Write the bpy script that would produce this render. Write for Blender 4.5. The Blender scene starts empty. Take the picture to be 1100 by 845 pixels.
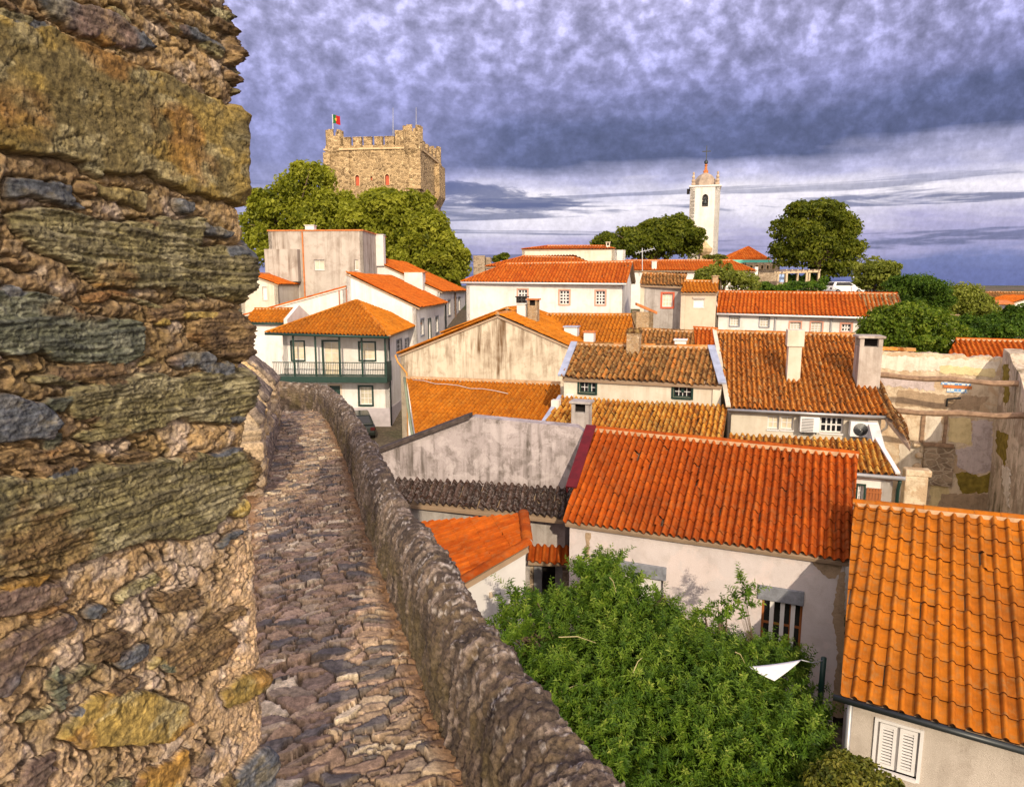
import bpy, bmesh, math, random
import numpy as np
from mathutils import Vector, Matrix
from mathutils.geometry import tessellate_polygon
R = math.radians
sc = bpy.context.scene
COL = sc.collection
# ------------------------------------------------------------------ camera frame
EYE = Vector((0, 0, 10.0)); F = 743.0; PITCH = R(8.76)
CP, SP = math.cos(PITCH), math.sin(PITCH)
def ray(px, py):
    xc = (px - 550) / F; yc = -(py - 422.5) / F
    return Vector((xc, CP + yc * SP, -SP + yc * CP))
def P(px, py, Y):
    d = ray(px, py); return EYE + d * (Y / d.y)
def PZ(px, py, z):
    d = ray(px, py); return EYE + d * ((z - EYE.z) / d.z)
def PP(px, py, p0, n):
    d = ray(px, py); return EYE + d * ((p0 - EYE).dot(n) / d.dot(n))
def V2(az): return Vector((math.cos(az), -math.sin(az), 0)), Vector((math.sin(az), math.cos(az), 0))
def ground_z(x, y):
    z = np.interp(y, [-400, -20, 25, 44, 60, 80, 100, 130, 170, 260, 600, 6000], [-30, 0.0, .3, 1.2, 4.5, 7.5, 9.5, 10.2, 7, -10, -40, -70])
    return z
# ------------------------------------------------------------------ numpy noise
def _h(ix, iy, iz, seed):
    h = (ix.astype(np.int64) * 374761393 + iy.astype(np.int64) * 668265263 + iz.astype(np.int64) * 2147483647 + seed * 1274126177) & 0xFFFFFFFF
    h = ((h ^ (h >> 13)) * 1274126177) & 0xFFFFFFFF
    h = ((h ^ (h >> 16)) * 2246822519) & 0xFFFFFFFF
    return ((h ^ (h >> 15)) & 0xFFFFFF) / float(0xFFFFFF)
def vnoise(x, y, z=None, seed=0):
    x = np.asarray(x, float); y = np.asarray(y, float)
    z = np.zeros_like(x) if z is None else np.asarray(z, float)
    ix, iy, iz = np.floor(x), np.floor(y), np.floor(z)
    fx, fy, fz = x - ix, y - iy, z - iz
    fx, fy, fz = [f * f * f * (f * (f * 6 - 15) + 10) for f in (fx, fy, fz)]
    r = 0
    for a in (0, 1):
        for b in (0, 1):
            for c in (0, 1):
                w = (fx if a else 1 - fx) * (fy if b else 1 - fy) * (fz if c else 1 - fz)
                r = r + w * _h(ix + a, iy + b, iz + c, seed)
    return r
def fbm(x, y, z=None, o=4, seed=0, g=.5):
    r = 0; a = 1; t = 0; f = 1
    for i in range(o):
        r = r + a * vnoise(x * f, y * f, None if z is None else z * f, seed + i * 17); t += a; a *= g; f *= 2.03
    return r / t
def voro(x, y, seed=0, jit=.85):
    ix, iy = np.floor(x), np.floor(y)
    F1 = np.full(x.shape, 9.); F2 = np.full(x.shape, 9.); ID = np.zeros(x.shape); CX = np.zeros(x.shape); CY = np.zeros(x.shape)
    z0 = np.zeros_like(ix)
    for a in (-1, 0, 1):
        for b in (-1, 0, 1):
            cx, cy = ix + a, iy + b
            qx = cx + .5 + (_h(cx, cy, z0, seed) - .5) * jit; qy = cy + .5 + (_h(cx, cy, z0, seed + 5) - .5) * jit
            d = np.hypot(qx - x, qy - y); i = _h(cx, cy, z0, seed + 9)
            m = d < F1
            F2 = np.where(m, F1, np.minimum(F2, d)); ID = np.where(m, i, ID)
            CX = np.where(m, qx, CX); CY = np.where(m, qy, CY); F1 = np.where(m, d, F1)
    return F1, F2, ID, CX, CY
def sstep(a, b, x):
    t = np.clip((x - a) / (b - a), 0, 1); return t * t * (3 - 2 * t)
# ------------------------------------------------------------------ objects
ORG = {}
def tag(o, label=None, cat=None, group=None, kind=None):
    if label: o['label'] = label
    if cat: o['category'] = cat
    if group: o['group'] = group
    if kind: o['kind'] = kind
    return o
def thing(name, label, cat, loc, group=None):
    o = bpy.data.objects.new(name, None); COL.objects.link(o); o.empty_display_size = .3
    o.location = loc; ORG[o] = Vector(loc)
    return tag(o, label, cat, group, 'thing')
def mesh_np(name, V, faces, mats, parent=None, midx=None, smooth=False, fattr=None, pcol=None):
    """V (n,3) world coords; faces: (m,k) array or list of arrays/lists"""
    V = np.asarray(V, np.float64)
    off = ORG.get(parent, Vector((0, 0, 0))) if parent else Vector((0, 0, 0))
    me = bpy.data.meshes.new(name)
    Vl = (V - np.array(off)).astype(np.float32)
    me.vertices.add(len(Vl)); me.vertices.foreach_set('co', Vl.ravel())
    if isinstance(faces, np.ndarray):
        n, k = faces.shape; tot = np.full(n, k); idx = faces.ravel()
    else:
        tot = np.array([len(f) for f in faces]); idx = np.array([i for f in faces for i in f])
    me.loops.add(len(idx)); me.loops.foreach_set('vertex_index', idx.astype(np.int32))
    me.polygons.add(len(tot)); st = np.concatenate([[0], np.cumsum(tot)[:-1]])
    me.polygons.foreach_set('loop_start', st.astype(np.int32))
    for m in (mats if isinstance(mats, (list, tuple)) else [mats]): me.materials.append(m)
    if midx is not None: me.polygons.foreach_set('material_index', np.asarray(midx, np.int32))
    me.polygons.foreach_set('use_smooth', np.full(len(tot), bool(smooth)))
    if fattr is not None:
        a = me.attributes.new('rnd', 'FLOAT', 'FACE'); a.data.foreach_set('value', np.asarray(fattr, np.float32))
    if pcol is not None:
        a = me.attributes.new('col', 'FLOAT_COLOR', 'POINT')
        c = np.ones((len(V), 4), np.float32); c[:, :3] = pcol; a.data.foreach_set('color', c.ravel())
    me.update(calc_edges=True); me.validate()
    o = bpy.data.objects.new(name, me); COL.objects.link(o)
    if parent: o.parent = parent
    ORG[o] = off
    return o
class MB:
    """collects shapes into one mesh"""
    def __init__(s): s.v = []; s.f = []; s.m = []
    def add(s, vs, fs, m=0):
        b = len(s.v); s.v += [tuple(v) for v in vs]; s.f += [[i + b for i in f] for f in fs]; s.m += [m] * len(fs)
    def box(s, o, a, b, c, m=0):
        """o corner, a,b,c edge vectors"""
        o, a, b, c = map(Vector, (o, a, b, c))
        if a.cross(b).dot(c) < 0: a, b = b, a
        vs = [o, o + a, o + a + b, o + b, o + c, o + a + c, o + a + b + c, o + b + c]
        s.add(vs, [[0, 3, 2, 1], [4, 5, 6, 7], [0, 1, 5, 4], [1, 2, 6, 5], [2, 3, 7, 6], [3, 0, 4, 7]], m)
    def prism(s, poly, d, m=0):
        """planar polygon extruded by vector d"""
        poly = [Vector(p) for p in poly]; d = Vector(d); n = len(poly)
        nn = Vector((0, 0, 0))
        for i in range(n): nn += poly[i].cross(poly[(i + 1) % n])
        if nn.dot(d) > 0: poly.reverse()
        vs = poly + [p + d for p in poly]
        s.add(vs, [list(range(n)), [n + i for i in reversed(range(n))]] + [[i, i + n, (i + 1) % n + n, (i + 1) % n] for i in range(n)], m)
    def tube(s, pts, r, seg=8, m=0, cap=True):
        pts = [Vector(p) for p in pts]; n = len(pts)
        rs = r if isinstance(r, (list, tuple)) else [r] * n
        base = len(s.v); prev = None
        for i, p in enumerate(pts):
            t = (pts[min(i + 1, n - 1)] - pts[max(i - 1, 0)]).normalized()
            x = prev - t * prev.dot(t) if prev is not None and (prev - t * prev.dot(t)).length > 1e-4 else t.orthogonal()
            x = x.normalized(); y = t.cross(x); prev = x
            for k in range(seg):
                a = 2 * math.pi * k / seg; s.v.append(tuple(p + (x * math.cos(a) + y * math.sin(a)) * rs[i]))
        for i in range(n - 1):
            for k in range(seg):
                s.f.append([base + i * seg + k, base + i * seg + (k + 1) % seg, base + (i + 1) * seg + (k + 1) % seg, base + (i + 1) * seg + k]); s.m.append(m)
        if cap:
            s.f.append([base + k for k in reversed(range(seg))]); s.m.append(m)
            s.f.append([base + (n - 1) * seg + k for k in range(seg)]); s.m.append(m)
    def lathe(s, c, prof, seg=16, m=0):
        c = Vector(c); base = len(s.v)
        for r, z in prof:
            for k in range(seg):
                a = 2 * math.pi * k / seg; s.v.append((c.x + r * math.cos(a), c.y + r * math.sin(a), c.z + z))
        for i in range(len(prof) - 1):
            for k in range(seg):
                s.f.append([base + i * seg + k, base + i * seg + (k + 1) % seg, base + (i + 1) * seg + (k + 1) % seg, base + (i + 1) * seg + k]); s.m.append(m)
        s.f.append([base + (len(prof) - 1) * seg + k for k in range(seg)]); s.m.append(m)
        s.f.append([base + k for k in reversed(range(seg))]); s.m.append(m)
    def build(s, name, mats, parent=None, smooth=False, bevel=0):
        o = mesh_np(name, np.array(s.v), s.f, mats, parent, s.m, smooth)
        if bevel:
            b = o.modifiers.new('bevel', 'BEVEL'); b.width = bevel; b.segments = 2; b.limit_method = 'ANGLE'
        return o
# ------------------------------------------------------------------ materials
class NT:
    def __init__(s, name):
        s.mat = bpy.data.materials.new(name); s.mat.use_nodes = True
        s.t = s.mat.node_tree; s.t.nodes.clear()
        s.out = s.n('ShaderNodeOutputMaterial'); s.b = s.n('ShaderNodeBsdfPrincipled')
        s.l(s.b.outputs[0], s.out.inputs[0]); s.b.inputs['Roughness'].default_value = .85
        s.b.inputs['Specular IOR Level'].default_value = .25
    def n(s, t, **k):
        x = s.t.nodes.new(t)
        for a, b in k.items(): setattr(x, a, b)
        return x
    def l(s, a, b): s.t.links.new(a, b)
    def pos(s, scale=(1, 1, 1), rot=(0, 0, 0)):
        g = s.n('ShaderNodeNewGeometry'); m = s.n('ShaderNodeMapping')
        m.inputs['Scale'].default_value = scale; m.inputs['Rotation'].default_value = rot
        s.l(g.outputs['Position'], m.inputs[0]); return m.outputs[0]
    def noise(s, vec, scale, detail=4, rough=.55, dist=0):
        x = s.n('ShaderNodeTexNoise'); x.inputs['Scale'].default_value = scale; x.inputs['Detail'].default_value = detail
        x.inputs['Roughness'].default_value = rough; x.inputs['Distortion'].default_value = dist
        s.l(vec, x.inputs['Vector']); return x.outputs['Fac']
    def ramp(s, fac, stops, interp='LINEAR'):
        r = s.n('ShaderNodeValToRGB'); r.color_ramp.interpolation = interp
        e = r.color_ramp.elements
        while len(e) < len(stops): e.new(.5)
        for q, (p, c) in zip(e, stops):
            q.position = p; q.color = (c, c, c, 1) if not hasattr(c, '__len__') else (*c, 1)
        s.l(fac, r.inputs[0]); return r.outputs[0]
    def mix(s, fac, a, b, mode='MIX'):
        m = s.n('ShaderNodeMix', data_type='RGBA', blend_type=mode)
        for sock, v in ((m.inputs[0], fac), (m.inputs[6], a), (m.inputs[7], b)):
            if isinstance(v, (int, float)): sock.default_value = v
            elif hasattr(v, '__len__'): sock.default_value = (*v, 1)
            else: s.l(v, sock)
        return m.outputs[2]
    def math(s, op, a, b=0):
        m = s.n('ShaderNodeMath', operation=op)
        for sock, v in ((m.inputs[0], a), (m.inputs[1], b)):
            if isinstance(v, (int, float)): sock.default_value = v
            else: s.l(v, sock)
        return m.outputs[0]
    def attr(s, name, out='Fac'):
        a = s.n('ShaderNodeAttribute'); a.attribute_name = name; return a.outputs[out]
    def col(s, c):
        if hasattr(c, '__len__'): s.b.inputs['Base Color'].default_value = (*c, 1)
        else: s.l(c, s.b.inputs['Base Color'])
        return s
    def bump(s, h, dist=.01, st=1):
        b = s.n('ShaderNodeBump'); b.inputs['Distance'].default_value = dist; b.inputs['Strength'].default_value = st
        s.l(h, b.inputs['Height']); s.l(b.outputs[0], s.b.inputs['Normal']); return s
def plain(name, c, rough=.6, spec=.3, metal=0, var=.12, vs=3.):
    m = NT(name); n = m.noise(m.pos(), vs, 5)
    k = m.ramp(n, [(.3, 1 - var), (.7, 1 + var)])
    m.col(m.mix(1, c, k, 'MULTIPLY')); m.b.inputs['Roughness'].default_value = rough
    m.b.inputs['Specular IOR Level'].default_value = spec; m.b.inputs['Metallic'].default_value = metal
    return m.mat
def tile_mat(name, stops, lichen=None, amt=.0, lsc=1.5, grime=.3, grimec=(.06, .035, .02)):
    m = NT(name); p = m.pos()
    c = m.ramp(m.attr('rnd'), stops)
    big = m.noise(p, .55, 4, .6); c = m.mix(m.ramp(big, [(.35, 0.), (.7, grime)]), c, grimec)
    mid = m.noise(p, 5, 5, .65); c = m.mix(1, c, m.ramp(mid, [(.3, .72), (.7, 1.2)]), 'MULTIPLY')
    if lichen:
        l = m.noise(p, lsc * 4, 7, .72); l2 = m.noise(p, lsc * .4, 3)
        f = m.math('MULTIPLY', m.ramp(l, [(.5, 0.), (.62, 1.)]), m.ramp(l2, [(.3, amt * .5), (.6, amt)]))
        c = m.mix(f, c, lichen)
    c = m.mix(1, c, (.86, .86, .86), 'MULTIPLY')
    m.col(c); m.b.inputs['Roughness'].default_value = .95; m.b.inputs['Specular IOR Level'].default_value = .08
    m.bump(m.noise(p, 60, 4, .7), .004)
    return m.mat
def plaster(name, base, dirt=(.22, .16, .11), amt=.3, streak=0., sc=1., bump=.006, fine=40, blotch=None, bl=.0):
    m = NT(name); p = m.pos()
    c = m.mix(1, base, m.ramp(m.noise(p, .8 * sc, 5, .6), [(.3, .9), (.7, 1.05)]), 'MULTIPLY')
    a = m.noise(p, 1.7 * sc, 8, .7, .4); c = m.mix(m.ramp(a, [(.48, 0.), (.75, amt)]), c, dirt)
    if streak:
        s = m.noise(m.pos((2.6 * sc, 2.6 * sc, .22 * sc)), 1.0, 6, .65); s2 = m.noise(p, .45 * sc, 3)
        f = m.math('MULTIPLY', m.ramp(s, [(.46, 0.), (.66, streak)]), m.ramp(s2, [(.35, .15), (.6, 1.)]))
        c = m.mix(f, c, tuple(x * .8 for x in dirt))
    if blotch:
        b = m.noise(p, .9 * sc, 6, .62, .5); c = m.mix(m.ramp(b, [(.52, 0.), (.58, bl)]), c, blotch)
    sp = m.noise(p, 25, 3, .6); c = m.mix(m.ramp(sp, [(.62, 0.), (.75, amt * .5)]), c, dirt)
    m.col(c); m.b.inputs['Roughness'].default_value = .9
    m.bump(m.noise(p, fine, 5, .65), bump)
    return m.mat
def masonry(name, c1, c2, mortar, sc=3., sq=(1, 1, 1.7), bump=.03):
    m = NT(name); p = m.pos(sq); nz = m.n('ShaderNodeVectorMath', operation='ADD')
    tx = m.n('ShaderNodeTexNoise'); tx.inputs['Scale'].default_value = 2.5
    m.l(p, tx.inputs['Vector']); ms = m.n('ShaderNodeVectorMath', operation='SCALE'); ms.inputs['Scale'].default_value = .25
    m.l(tx.outputs['Color'], ms.inputs[0]); m.l(p, nz.inputs[0]); m.l(ms.outputs[0], nz.inputs[1])
    v = m.n('ShaderNodeTexVoronoi'); v.inputs['Scale'].default_value = sc; m.l(nz.outputs[0], v.inputs['Vector'])
    e = m.n('ShaderNodeTexVoronoi', feature='DISTANCE_TO_EDGE'); e.inputs['Scale'].default_value = sc; m.l(nz.outputs[0], e.inputs['Vector'])
    sep = m.n('ShaderNodeSeparateColor'); m.l(v.outputs['Color'], sep.inputs[0])
    c = m.mix(sep.outputs[0], c1, c2)
    c = m.mix(1, c, m.ramp(m.noise(m.pos(), 4, 6, .7), [(.3, .65), (.7, 1.25)]), 'MULTIPLY')
    big = m.noise(m.pos(), .18, 3); c = m.mix(1, c, m.ramp(big, [(.35, .8), (.65, 1.12)]), 'MULTIPLY')
    c = m.mix(m.ramp(e.outputs['Distance'], [(.02, 1.), (.09, 0.)]), c, mortar)
    m.col(c); m.b.inputs['Roughness'].default_value = .95
    hh = m.math('ADD', m.ramp(e.outputs['Distance'], [(0., 0.), (.12, .7)]), m.noise(m.pos(), 14, 5, .7))
    m.bump(hh, bump); return m.mat
def colmat(name, sc=40., bump=.004, rough=.9, var=(.72, 1.25), vein=None):
    m = NT(name); p = m.pos(); c = m.attr('col', 'Color')
    c = m.mix(1, c, m.ramp(m.noise(p, sc, 8, .78), [(.36, var[0]), (.64, var[1])]), 'MULTIPLY')
    m.col(c); m.b.inputs['Roughness'].default_value = rough
    m.bump(m.noise(p, sc * 3, 5, .7), bump); return m.mat
def leafmat(name, stops, trans=.35):
    m = NT(name); c = m.ramp(m.attr('rnd'), stops)
    m.col(c); m.b.inputs['Roughness'].default_value = .55
    tr = m.n('ShaderNodeBsdfTranslucent'); mx = m.n('ShaderNodeMixShader'); mx.inputs[0].default_value = trans
    m.l(m.mix(1, c, (1.3, 1.25, .5), 'MULTIPLY'), tr.inputs[0])
    m.l(m.b.outputs[0], mx.inputs[1]); m.l(tr.outputs[0], mx.inputs[2]); m.l(mx.outputs[0], m.out.inputs[0])
    return m.mat
def glassmat(name, c, rough=.12):
    m = NT(name); m.col(m.mix(m.noise(m.pos(), 1.2, 2), tuple(x * .6 for x in c), tuple(x * 1.4 for x in c)))
    m.b.inputs['Roughness'].default_value = rough; m.b.inputs['Specular IOR Level'].default_value = .5
    return m.mat
M = {}
M['t_orange'] = tile_mat('orange_tile', [(0, (.46, .125, .009)), (.5, (.54, .165, .011)), (1, (.60, .20, .018))], (.30, .17, .06), .55, 1.6, .6, (.20, .06, .014))
M['t_red'] = tile_mat('red_orange_tile', [(0, (.38, .066, .007)), (.5, (.50, .10, .010)), (1, (.57, .135, .014))], (.28, .13, .05), .45, 1.5, .6, (.20, .04, .01))
M['t_far'] = tile_mat('far_orange_tile', [(0, (.42, .08, .01)), (.5, (.56, .13, .014)), (1, (.62, .18, .025))], (.3, .15, .06), .15, .5, .25, (.2, .05, .012))
M['t_ochre'] = tile_mat('ochre_tile', [(0, (.12, .05, .02)), (.15, (.46, .14, .016)), (.55, (.64, .27, .03)), (.85, (.68, .36, .07)), (1, (.34, .13, .03))], (.56, .40, .12), .6, 1.6, .45, (.10, .05, .02))
M['t_old'] = tile_mat('old_brown_tile', [(0, (.10, .045, .018)), (.35, (.33, .14, .035)), (.7, (.48, .19, .045)), (.9, (.62, .20, .03)), (1, (.46, .29, .12))], (.48, .33, .13), .75, 1.8, .35, (.09, .05, .025))
M['t_lichen'] = tile_mat('lichen_orange_tile', [(0, (.26, .08, .015)), (.4, (.56, .16, .016)), (.75, (.64, .22, .026)), (1, (.50, .27, .10))], (.58, .40, .16), .6, 1.7, .3, (.13, .07, .025))
M['t_mid'] = tile_mat('faded_orange_tile', [(0, (.42, .12, .010)), (.5, (.56, .175, .012)), (1, (.60, .22, .022))], (.35, .22, .07), .25, 1., .4, (.20, .08, .015))
M['t_dry'] = tile_mat('dry_brown_tile', [(0, (.07, .035, .015)), (.3, (.22, .11, .04)), (.7, (.40, .25, .11)), (1, (.52, .36, .18))], (.5, .40, .22), .6, 1.5, .3, (.09, .05, .025))
M['t_dark'] = tile_mat('blackened_tile', [(0, (.035, .024, .02)), (.5, (.075, .045, .034)), (1, (.14, .09, .07))], (.42, .36, .33), .55, 3.0, .5, (.04, .03, .025))
M['edge'] = plain('tile_edge_shade', (.10, .032, .012), .95, .1, 0, .4, 6)  # dark lip colour paints the shade gap under each tile end
M['under'] = plain('roof_mortar', (.34, .24, .16), .95)
M['mortar'] = plain('ridge_mortar', (.44, .29, .17), .95, .1, 0, .3, 6)
M['white'] = plaster('white_plaster', (.70, .67, .64), (.40, .31, .22), .4, .38, .8)
M['cream'] = plaster('cream_plaster', (.62, .56, .46), (.38, .27, .16), .45, .4, .9)
M['pinkwhite'] = plaster('rough_white_plaster', (.60, .54, .535), (.34, .27, .23), .4, .12, 1.6, .012, 55, (.70, .58, .55), .35)
M['stain'] = plaster('streaked_plaster', (.60, .515, .395), (.17, .10, .05), .65, 1.0, 1.1, .01, 30)
M['concrete'] = plaster('dirty_render', (.46, .405, .355), (.16, .11, .075), .65, 1., .6, .01, 20)
M['grey_stain'] = plaster('weathered_grey_plaster', (.40, .35, .35), (.10, .08, .065), .9, .9, 1.8, .014, 40, (.54, .48, .48), .5)
M['greyw'] = plaster('grey_wall', (.40, .37, .35), (.15, .12, .10), .6, .5, 1.2, .012, 30)
M['beige'] = plaster('beige_render', (.58, .47, .36), (.3, .22, .15), .4, .2, 1.2)
M['rightwall'] = plaster('pebbled_beige_render', (.52, .46, .40), (.24, .19, .15), .5, .3, 1.4, .012, 70)
M['ruin'] = plaster('crumbling_plaster', (.66, .54, .39), (.24, .16, .09), .9, .55, 1.3, .04, 14, (.46, .33, .21), .9)
M['mossy'] = plaster('mossy_plaster', (.60, .49, .37), (.08, .065, .015), .95, 1., 1.2, .03, 14, (.30, .22, .15), .7)
M['castle'] = masonry('castle_stone', (.54, .38, .20), (.19, .125, .065), (.64, .47, .26), 1.5, bump=.12)
M['stonewall'] = masonry('rubble_stone', (.42, .32, .22), (.22, .16, .11), (.42, .34, .25), 2.6)
M['brick'] = masonry('thin_brick', (.48, .33, .18), (.38, .24, .13), (.5, .4, .28), 5, (1, 1, 3))
M['near'] = colmat('schist_wall', 45, .006, .92, (.38, 1.6))
M['pathm'] = colmat('path_stone', 40, .005, .85, (.55, 1.45))
M['parm'] = colmat('lichened_stone', 38, .007, .95, (.4, 1.6))
M['green'] = plain('dark_green_paint', (.008, .034, .026), .45, .4)
M['brownwood'] = plain('brown_wood', (.30, .10, .03), .6)
M['oldwood'] = plain('weathered_beam', (.26, .17, .11), .9, .1, 0, .35, 6)
M['pink'] = plain('pink_stone_trim', (.60, .30, .22), .8)
M['redtrim'] = plain('red_painted_trim', (.48, .10, .05), .7)
M['whitep'] = plain('white_paint', (.66, .64, .63), .5, .35, 0, .06)
M['slate'] = plain('slate_lintel', (.20, .21, .24), .7, .3, 0, .3, 8)
M['lead'] = plain('lead_flashing', (.36, .40, .50), .45, .5, .2, .2)
M['maroon'] = plain('maroon_flashing', (.10, .005, .006), .5, .3, 0, .25, 6)
M['darkmetal'] = plain('dark_gutter', (.025, .03, .032), .4, .5, .3)
M['greymetal'] = plain('grey_metal', (.35, .35, .36), .45, .5, .5)
M['pole'] = plain('pale_pole', (.5, .52, .54), .5, .4, .3)
M['glass'] = glassmat('dark_glass', (.012, .013, .016))
M['curtain'] = plain('curtained_glass', (.62, .54, .40), .3, .5, 0, .2, 2)
M['tileglass'] = plain('pale_glass', (.50, .46, .36), .2, .5, 0, .25, 2)
M['dark'] = plain('dark_interior', (.012, .009, .008), .9)
M['cloth'] = plain('white_cloth', (.70, .69, .69), .85, .1, 0, .12, 4)
M['teal'] = plain('turquoise_gutter', (.12, .48, .38), .5)
M['skirt'] = plain('grey_plinth', (.42, .38, .40), .9)
M['leaf_castle'] = leafmat('plane_tree_leaf', [(0, (.05, .07, .006)), (.35, (.23, .255, .02)), (1, (.48, .49, .07))], .55)
M['leaf_round'] = leafmat('dense_tree_leaf', [(0, (.03, .048, .004)), (.5, (.135, .165, .013)), (1, (.28, .29, .035))], .5)
M['leaf_dark'] = leafmat('dark_bush_leaf', [(0, (.018, .045, .005)), (.5, (.065, .13, .012)), (1, (.15, .23, .025))], .45)
M['leaf_mid'] = leafmat('bright_bush_leaf', [(0, (.03, .06, .005)), (.5, (.12, .19, .014)), (1, (.28, .33, .04))], .45)
M['leaf_near'] = leafmat('shrub_leaf', [(0, (.012, .038, .004)), (.4, (.06, .125, .010)), (.78, (.15, .24, .02)), (1, (.36, .40, .08))], .34)
M['leaf_yellow'] = leafmat('yellow_green_leaf', [(0, (.05, .07, .01)), (.5, (.15, .16, .02)), (1, (.28, .25, .05))])
M['leaf_olive'] = leafmat('olive_leaf', [(0, (.06, .085, .010)), (.5, (.19, .22, .03)), (1, (.38, .40, .09))], .45)
M['bark'] = plain('bark', (.12, .085, .06), .95, .1, 0, .4, 6)
M['twig'] = plain('pale_twig', (.42, .36, .18), .9)
# ------------------------------------------------------------------ tile roofs
def prof(style, t):
    if style == 's':      # roll and pan tile
        return np.where(t < .46, .062 * np.sin(np.pi * np.clip(t / .46, 0, 1)) ** .75, .008 * np.sin(np.pi * (t - .46) / .54) * -1)
    return np.where(t < .6, .074 * np.sin(np.pi * np.clip(t / .6, 0, 1)) ** .8, -.040 * np.sin(np.pi * (t - .6) / .4))
SEED = [0]
def tile_roof(name, poly, mat, parent, pitch=.21, row=.36, style='c', segs=6, up=None, jit=.006, step=.028, thick=.1, ridge=None, wob=.0):
    """poly: convex planar polygon (3D). up: upslope vector."""
    SEED[0] += 1; rs = np.random.RandomState(SEED[0])
    poly = [Vector(p) for p in poly]; n = Vector((0, 0, 0))
    for i in range(len(poly)): n += poly[i].cross(poly[(i + 1) % len(poly)])
    n.normalize()
    if n.z < 0: n = -n
    if up is None: up = Vector((0, 0, 1)) - n * n.z
    up = (up - n * up.dot(n)).normalized(); a = up.cross(n).normalized()
    o = poly[0]
    A = [(p - o).dot(a) for p in poly]; U = [(p - o).dot(up) for p in poly]
    a0, a1, u0, u1 = min(A), max(A), min(U), max(U)
    nc = int(math.ceil((a1 - a0) / pitch)) + 1; nr = int(math.ceil((u1 - u0) / row)) + 1
    c, r = np.meshgrid(np.arange(nc), np.arange(nr)); c = c.ravel(); r = r.ravel()
    # cull tiles outside
    ca = a0 + (c + .5) * pitch; cu = u0 + (r + .5) * row
    keep = np.ones(len(c), bool); K = len(A)
    area = sum(A[i] * U[(i + 1) % K] - A[(i + 1) % K] * U[i] for i in range(K)); sg = 1 if area > 0 else -1
    for i in range(K):
        ex, ey = A[(i + 1) % K] - A[i], U[(i + 1) % K] - U[i]; L = math.hypot(ex, ey)
        if L < 1e-6: continue
        keep &= sg * (ex * (cu - U[i]) - ey * (ca - A[i])) / L > -max(pitch, row)
    c = c[keep]; r = r[keep]; N = len(c)
    t = np.linspace(0, 1, segs + 1)
    if style == 's': t = np.array([0, .08, .16, .23, .30, .38, .46, .62, .82, 1.0]) if segs > 5 else np.array([0, .12, .23, .34, .46, 1.])
    h = prof(style, t); S = len(t)
    dh = rs.randn(N, 1) * jit; dv = rs.randn(N, 1) * jit * 2.2; da = rs.randn(N, 1) * jit * .8
    out_ = rs.rand(N, 1) < .03; dv = dv - out_ * rs.uniform(.0, .06, (N, 1)); dh = dh + out_ * rs.uniform(0, .012, (N, 1)); skew = out_ * rs.randn(N, 1) * .02
    aa = a0 + (c[:, None] + t[None]) * pitch + da + skew
    ub = u0 + r[:, None] * row + dv + 0 * aa
    # slight roof sag
    def H(uu): return wob * (fbm(aa * .35, uu * .35, None, 2, SEED[0]) - .5)
    if style == 'c': step = step * .62
    lip = np.stack([aa, ub + .012, h + dh + step - (.045 if style == 's' else .030) + H(ub)], -1)
    bot = np.stack([aa, ub, h + dh + step + H(ub)], -1)
    top = np.stack([aa, ub + row + .03, h + dh - .002 + H(ub + row)], -1)
    Vx = np.stack([lip, bot, top], 1).reshape(-1, 3)
    i0 = (np.arange(N) * 3 * S)[:, None, None] + (np.arange(2) * S)[None, :, None] + np.arange(S - 1)[None, None, :]
    Fq = np.stack([i0, i0 + 1, i0 + S + 1, i0 + S], -1).reshape(-1, 4)
    cw_ = rs.rand(nc + 1)[c]; rb_ = np.broadcast_to((.45 * cw_ + .55 * rs.rand(N))[:, None, None], (N, 2, S - 1)).copy()
    if style == 'c': rb_[:, :, (t[:-1] + t[1:]) / 2 > .6] *= .22          # channel tiles darkened: dirt, plus valley shade put into the colour
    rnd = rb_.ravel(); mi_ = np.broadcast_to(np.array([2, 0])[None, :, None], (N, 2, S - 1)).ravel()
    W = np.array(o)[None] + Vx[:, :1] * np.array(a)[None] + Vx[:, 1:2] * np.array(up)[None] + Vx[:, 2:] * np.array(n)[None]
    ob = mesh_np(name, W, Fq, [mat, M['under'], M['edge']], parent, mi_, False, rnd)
    off = ORG[ob]
    bm = bmesh.new(); bm.from_mesh(ob.data)
    for i in range(K):
        e = poly[(i + 1) % K] - poly[i]
        if e.length < 1e-5: continue
        if max(U[i], U[(i + 1) % K]) - u0 < .04 * (u1 - u0) + .02: continue     # eave: keep scalloped ends
        no = e.cross(n) * sg if False else e.cross(n)
        cen = sum(poly, Vector()) / K
        if no.dot(cen - poly[i]) > 0: no = -no
        bmesh.ops.bisect_plane(bm, geom=bm.verts[:] + bm.edges[:] + bm.faces[:], plane_co=poly[i] - off, plane_no=no.normalized(), clear_outer=True, dist=1e-5)
    # slab below
    lay = bm.faces.layers.float.get('rnd')
    cen = sum(poly, Vector()) / K
    pl = [p + (cen - p) * min(.5, .03 / max((cen - p).length, .01)) - n * .085 - off for p in poly]
    vt = [bm.verts.new(p) for p in pl]; vb = [bm.verts.new(p - n * thick) for p in pl]
    fs = []
    for ring in (vt, list(reversed(vb))): fs.append(bm.faces.new(ring))
    for i in range(K): fs.append(bm.faces.new([vt[i], vb[i], vb[(i + 1) % K], vt[(i + 1) % K]]))
    for f in fs: f.material_index = 1
    bmesh.ops.recalc_face_normals(bm, faces=fs)
    bm.to_mesh(ob.data); bm.free()
    if style in 'cs' and segs >= 6: ob.data.polygons.foreach_set('use_smooth', np.zeros(len(ob.data.polygons), bool))
    return ob, n
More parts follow.
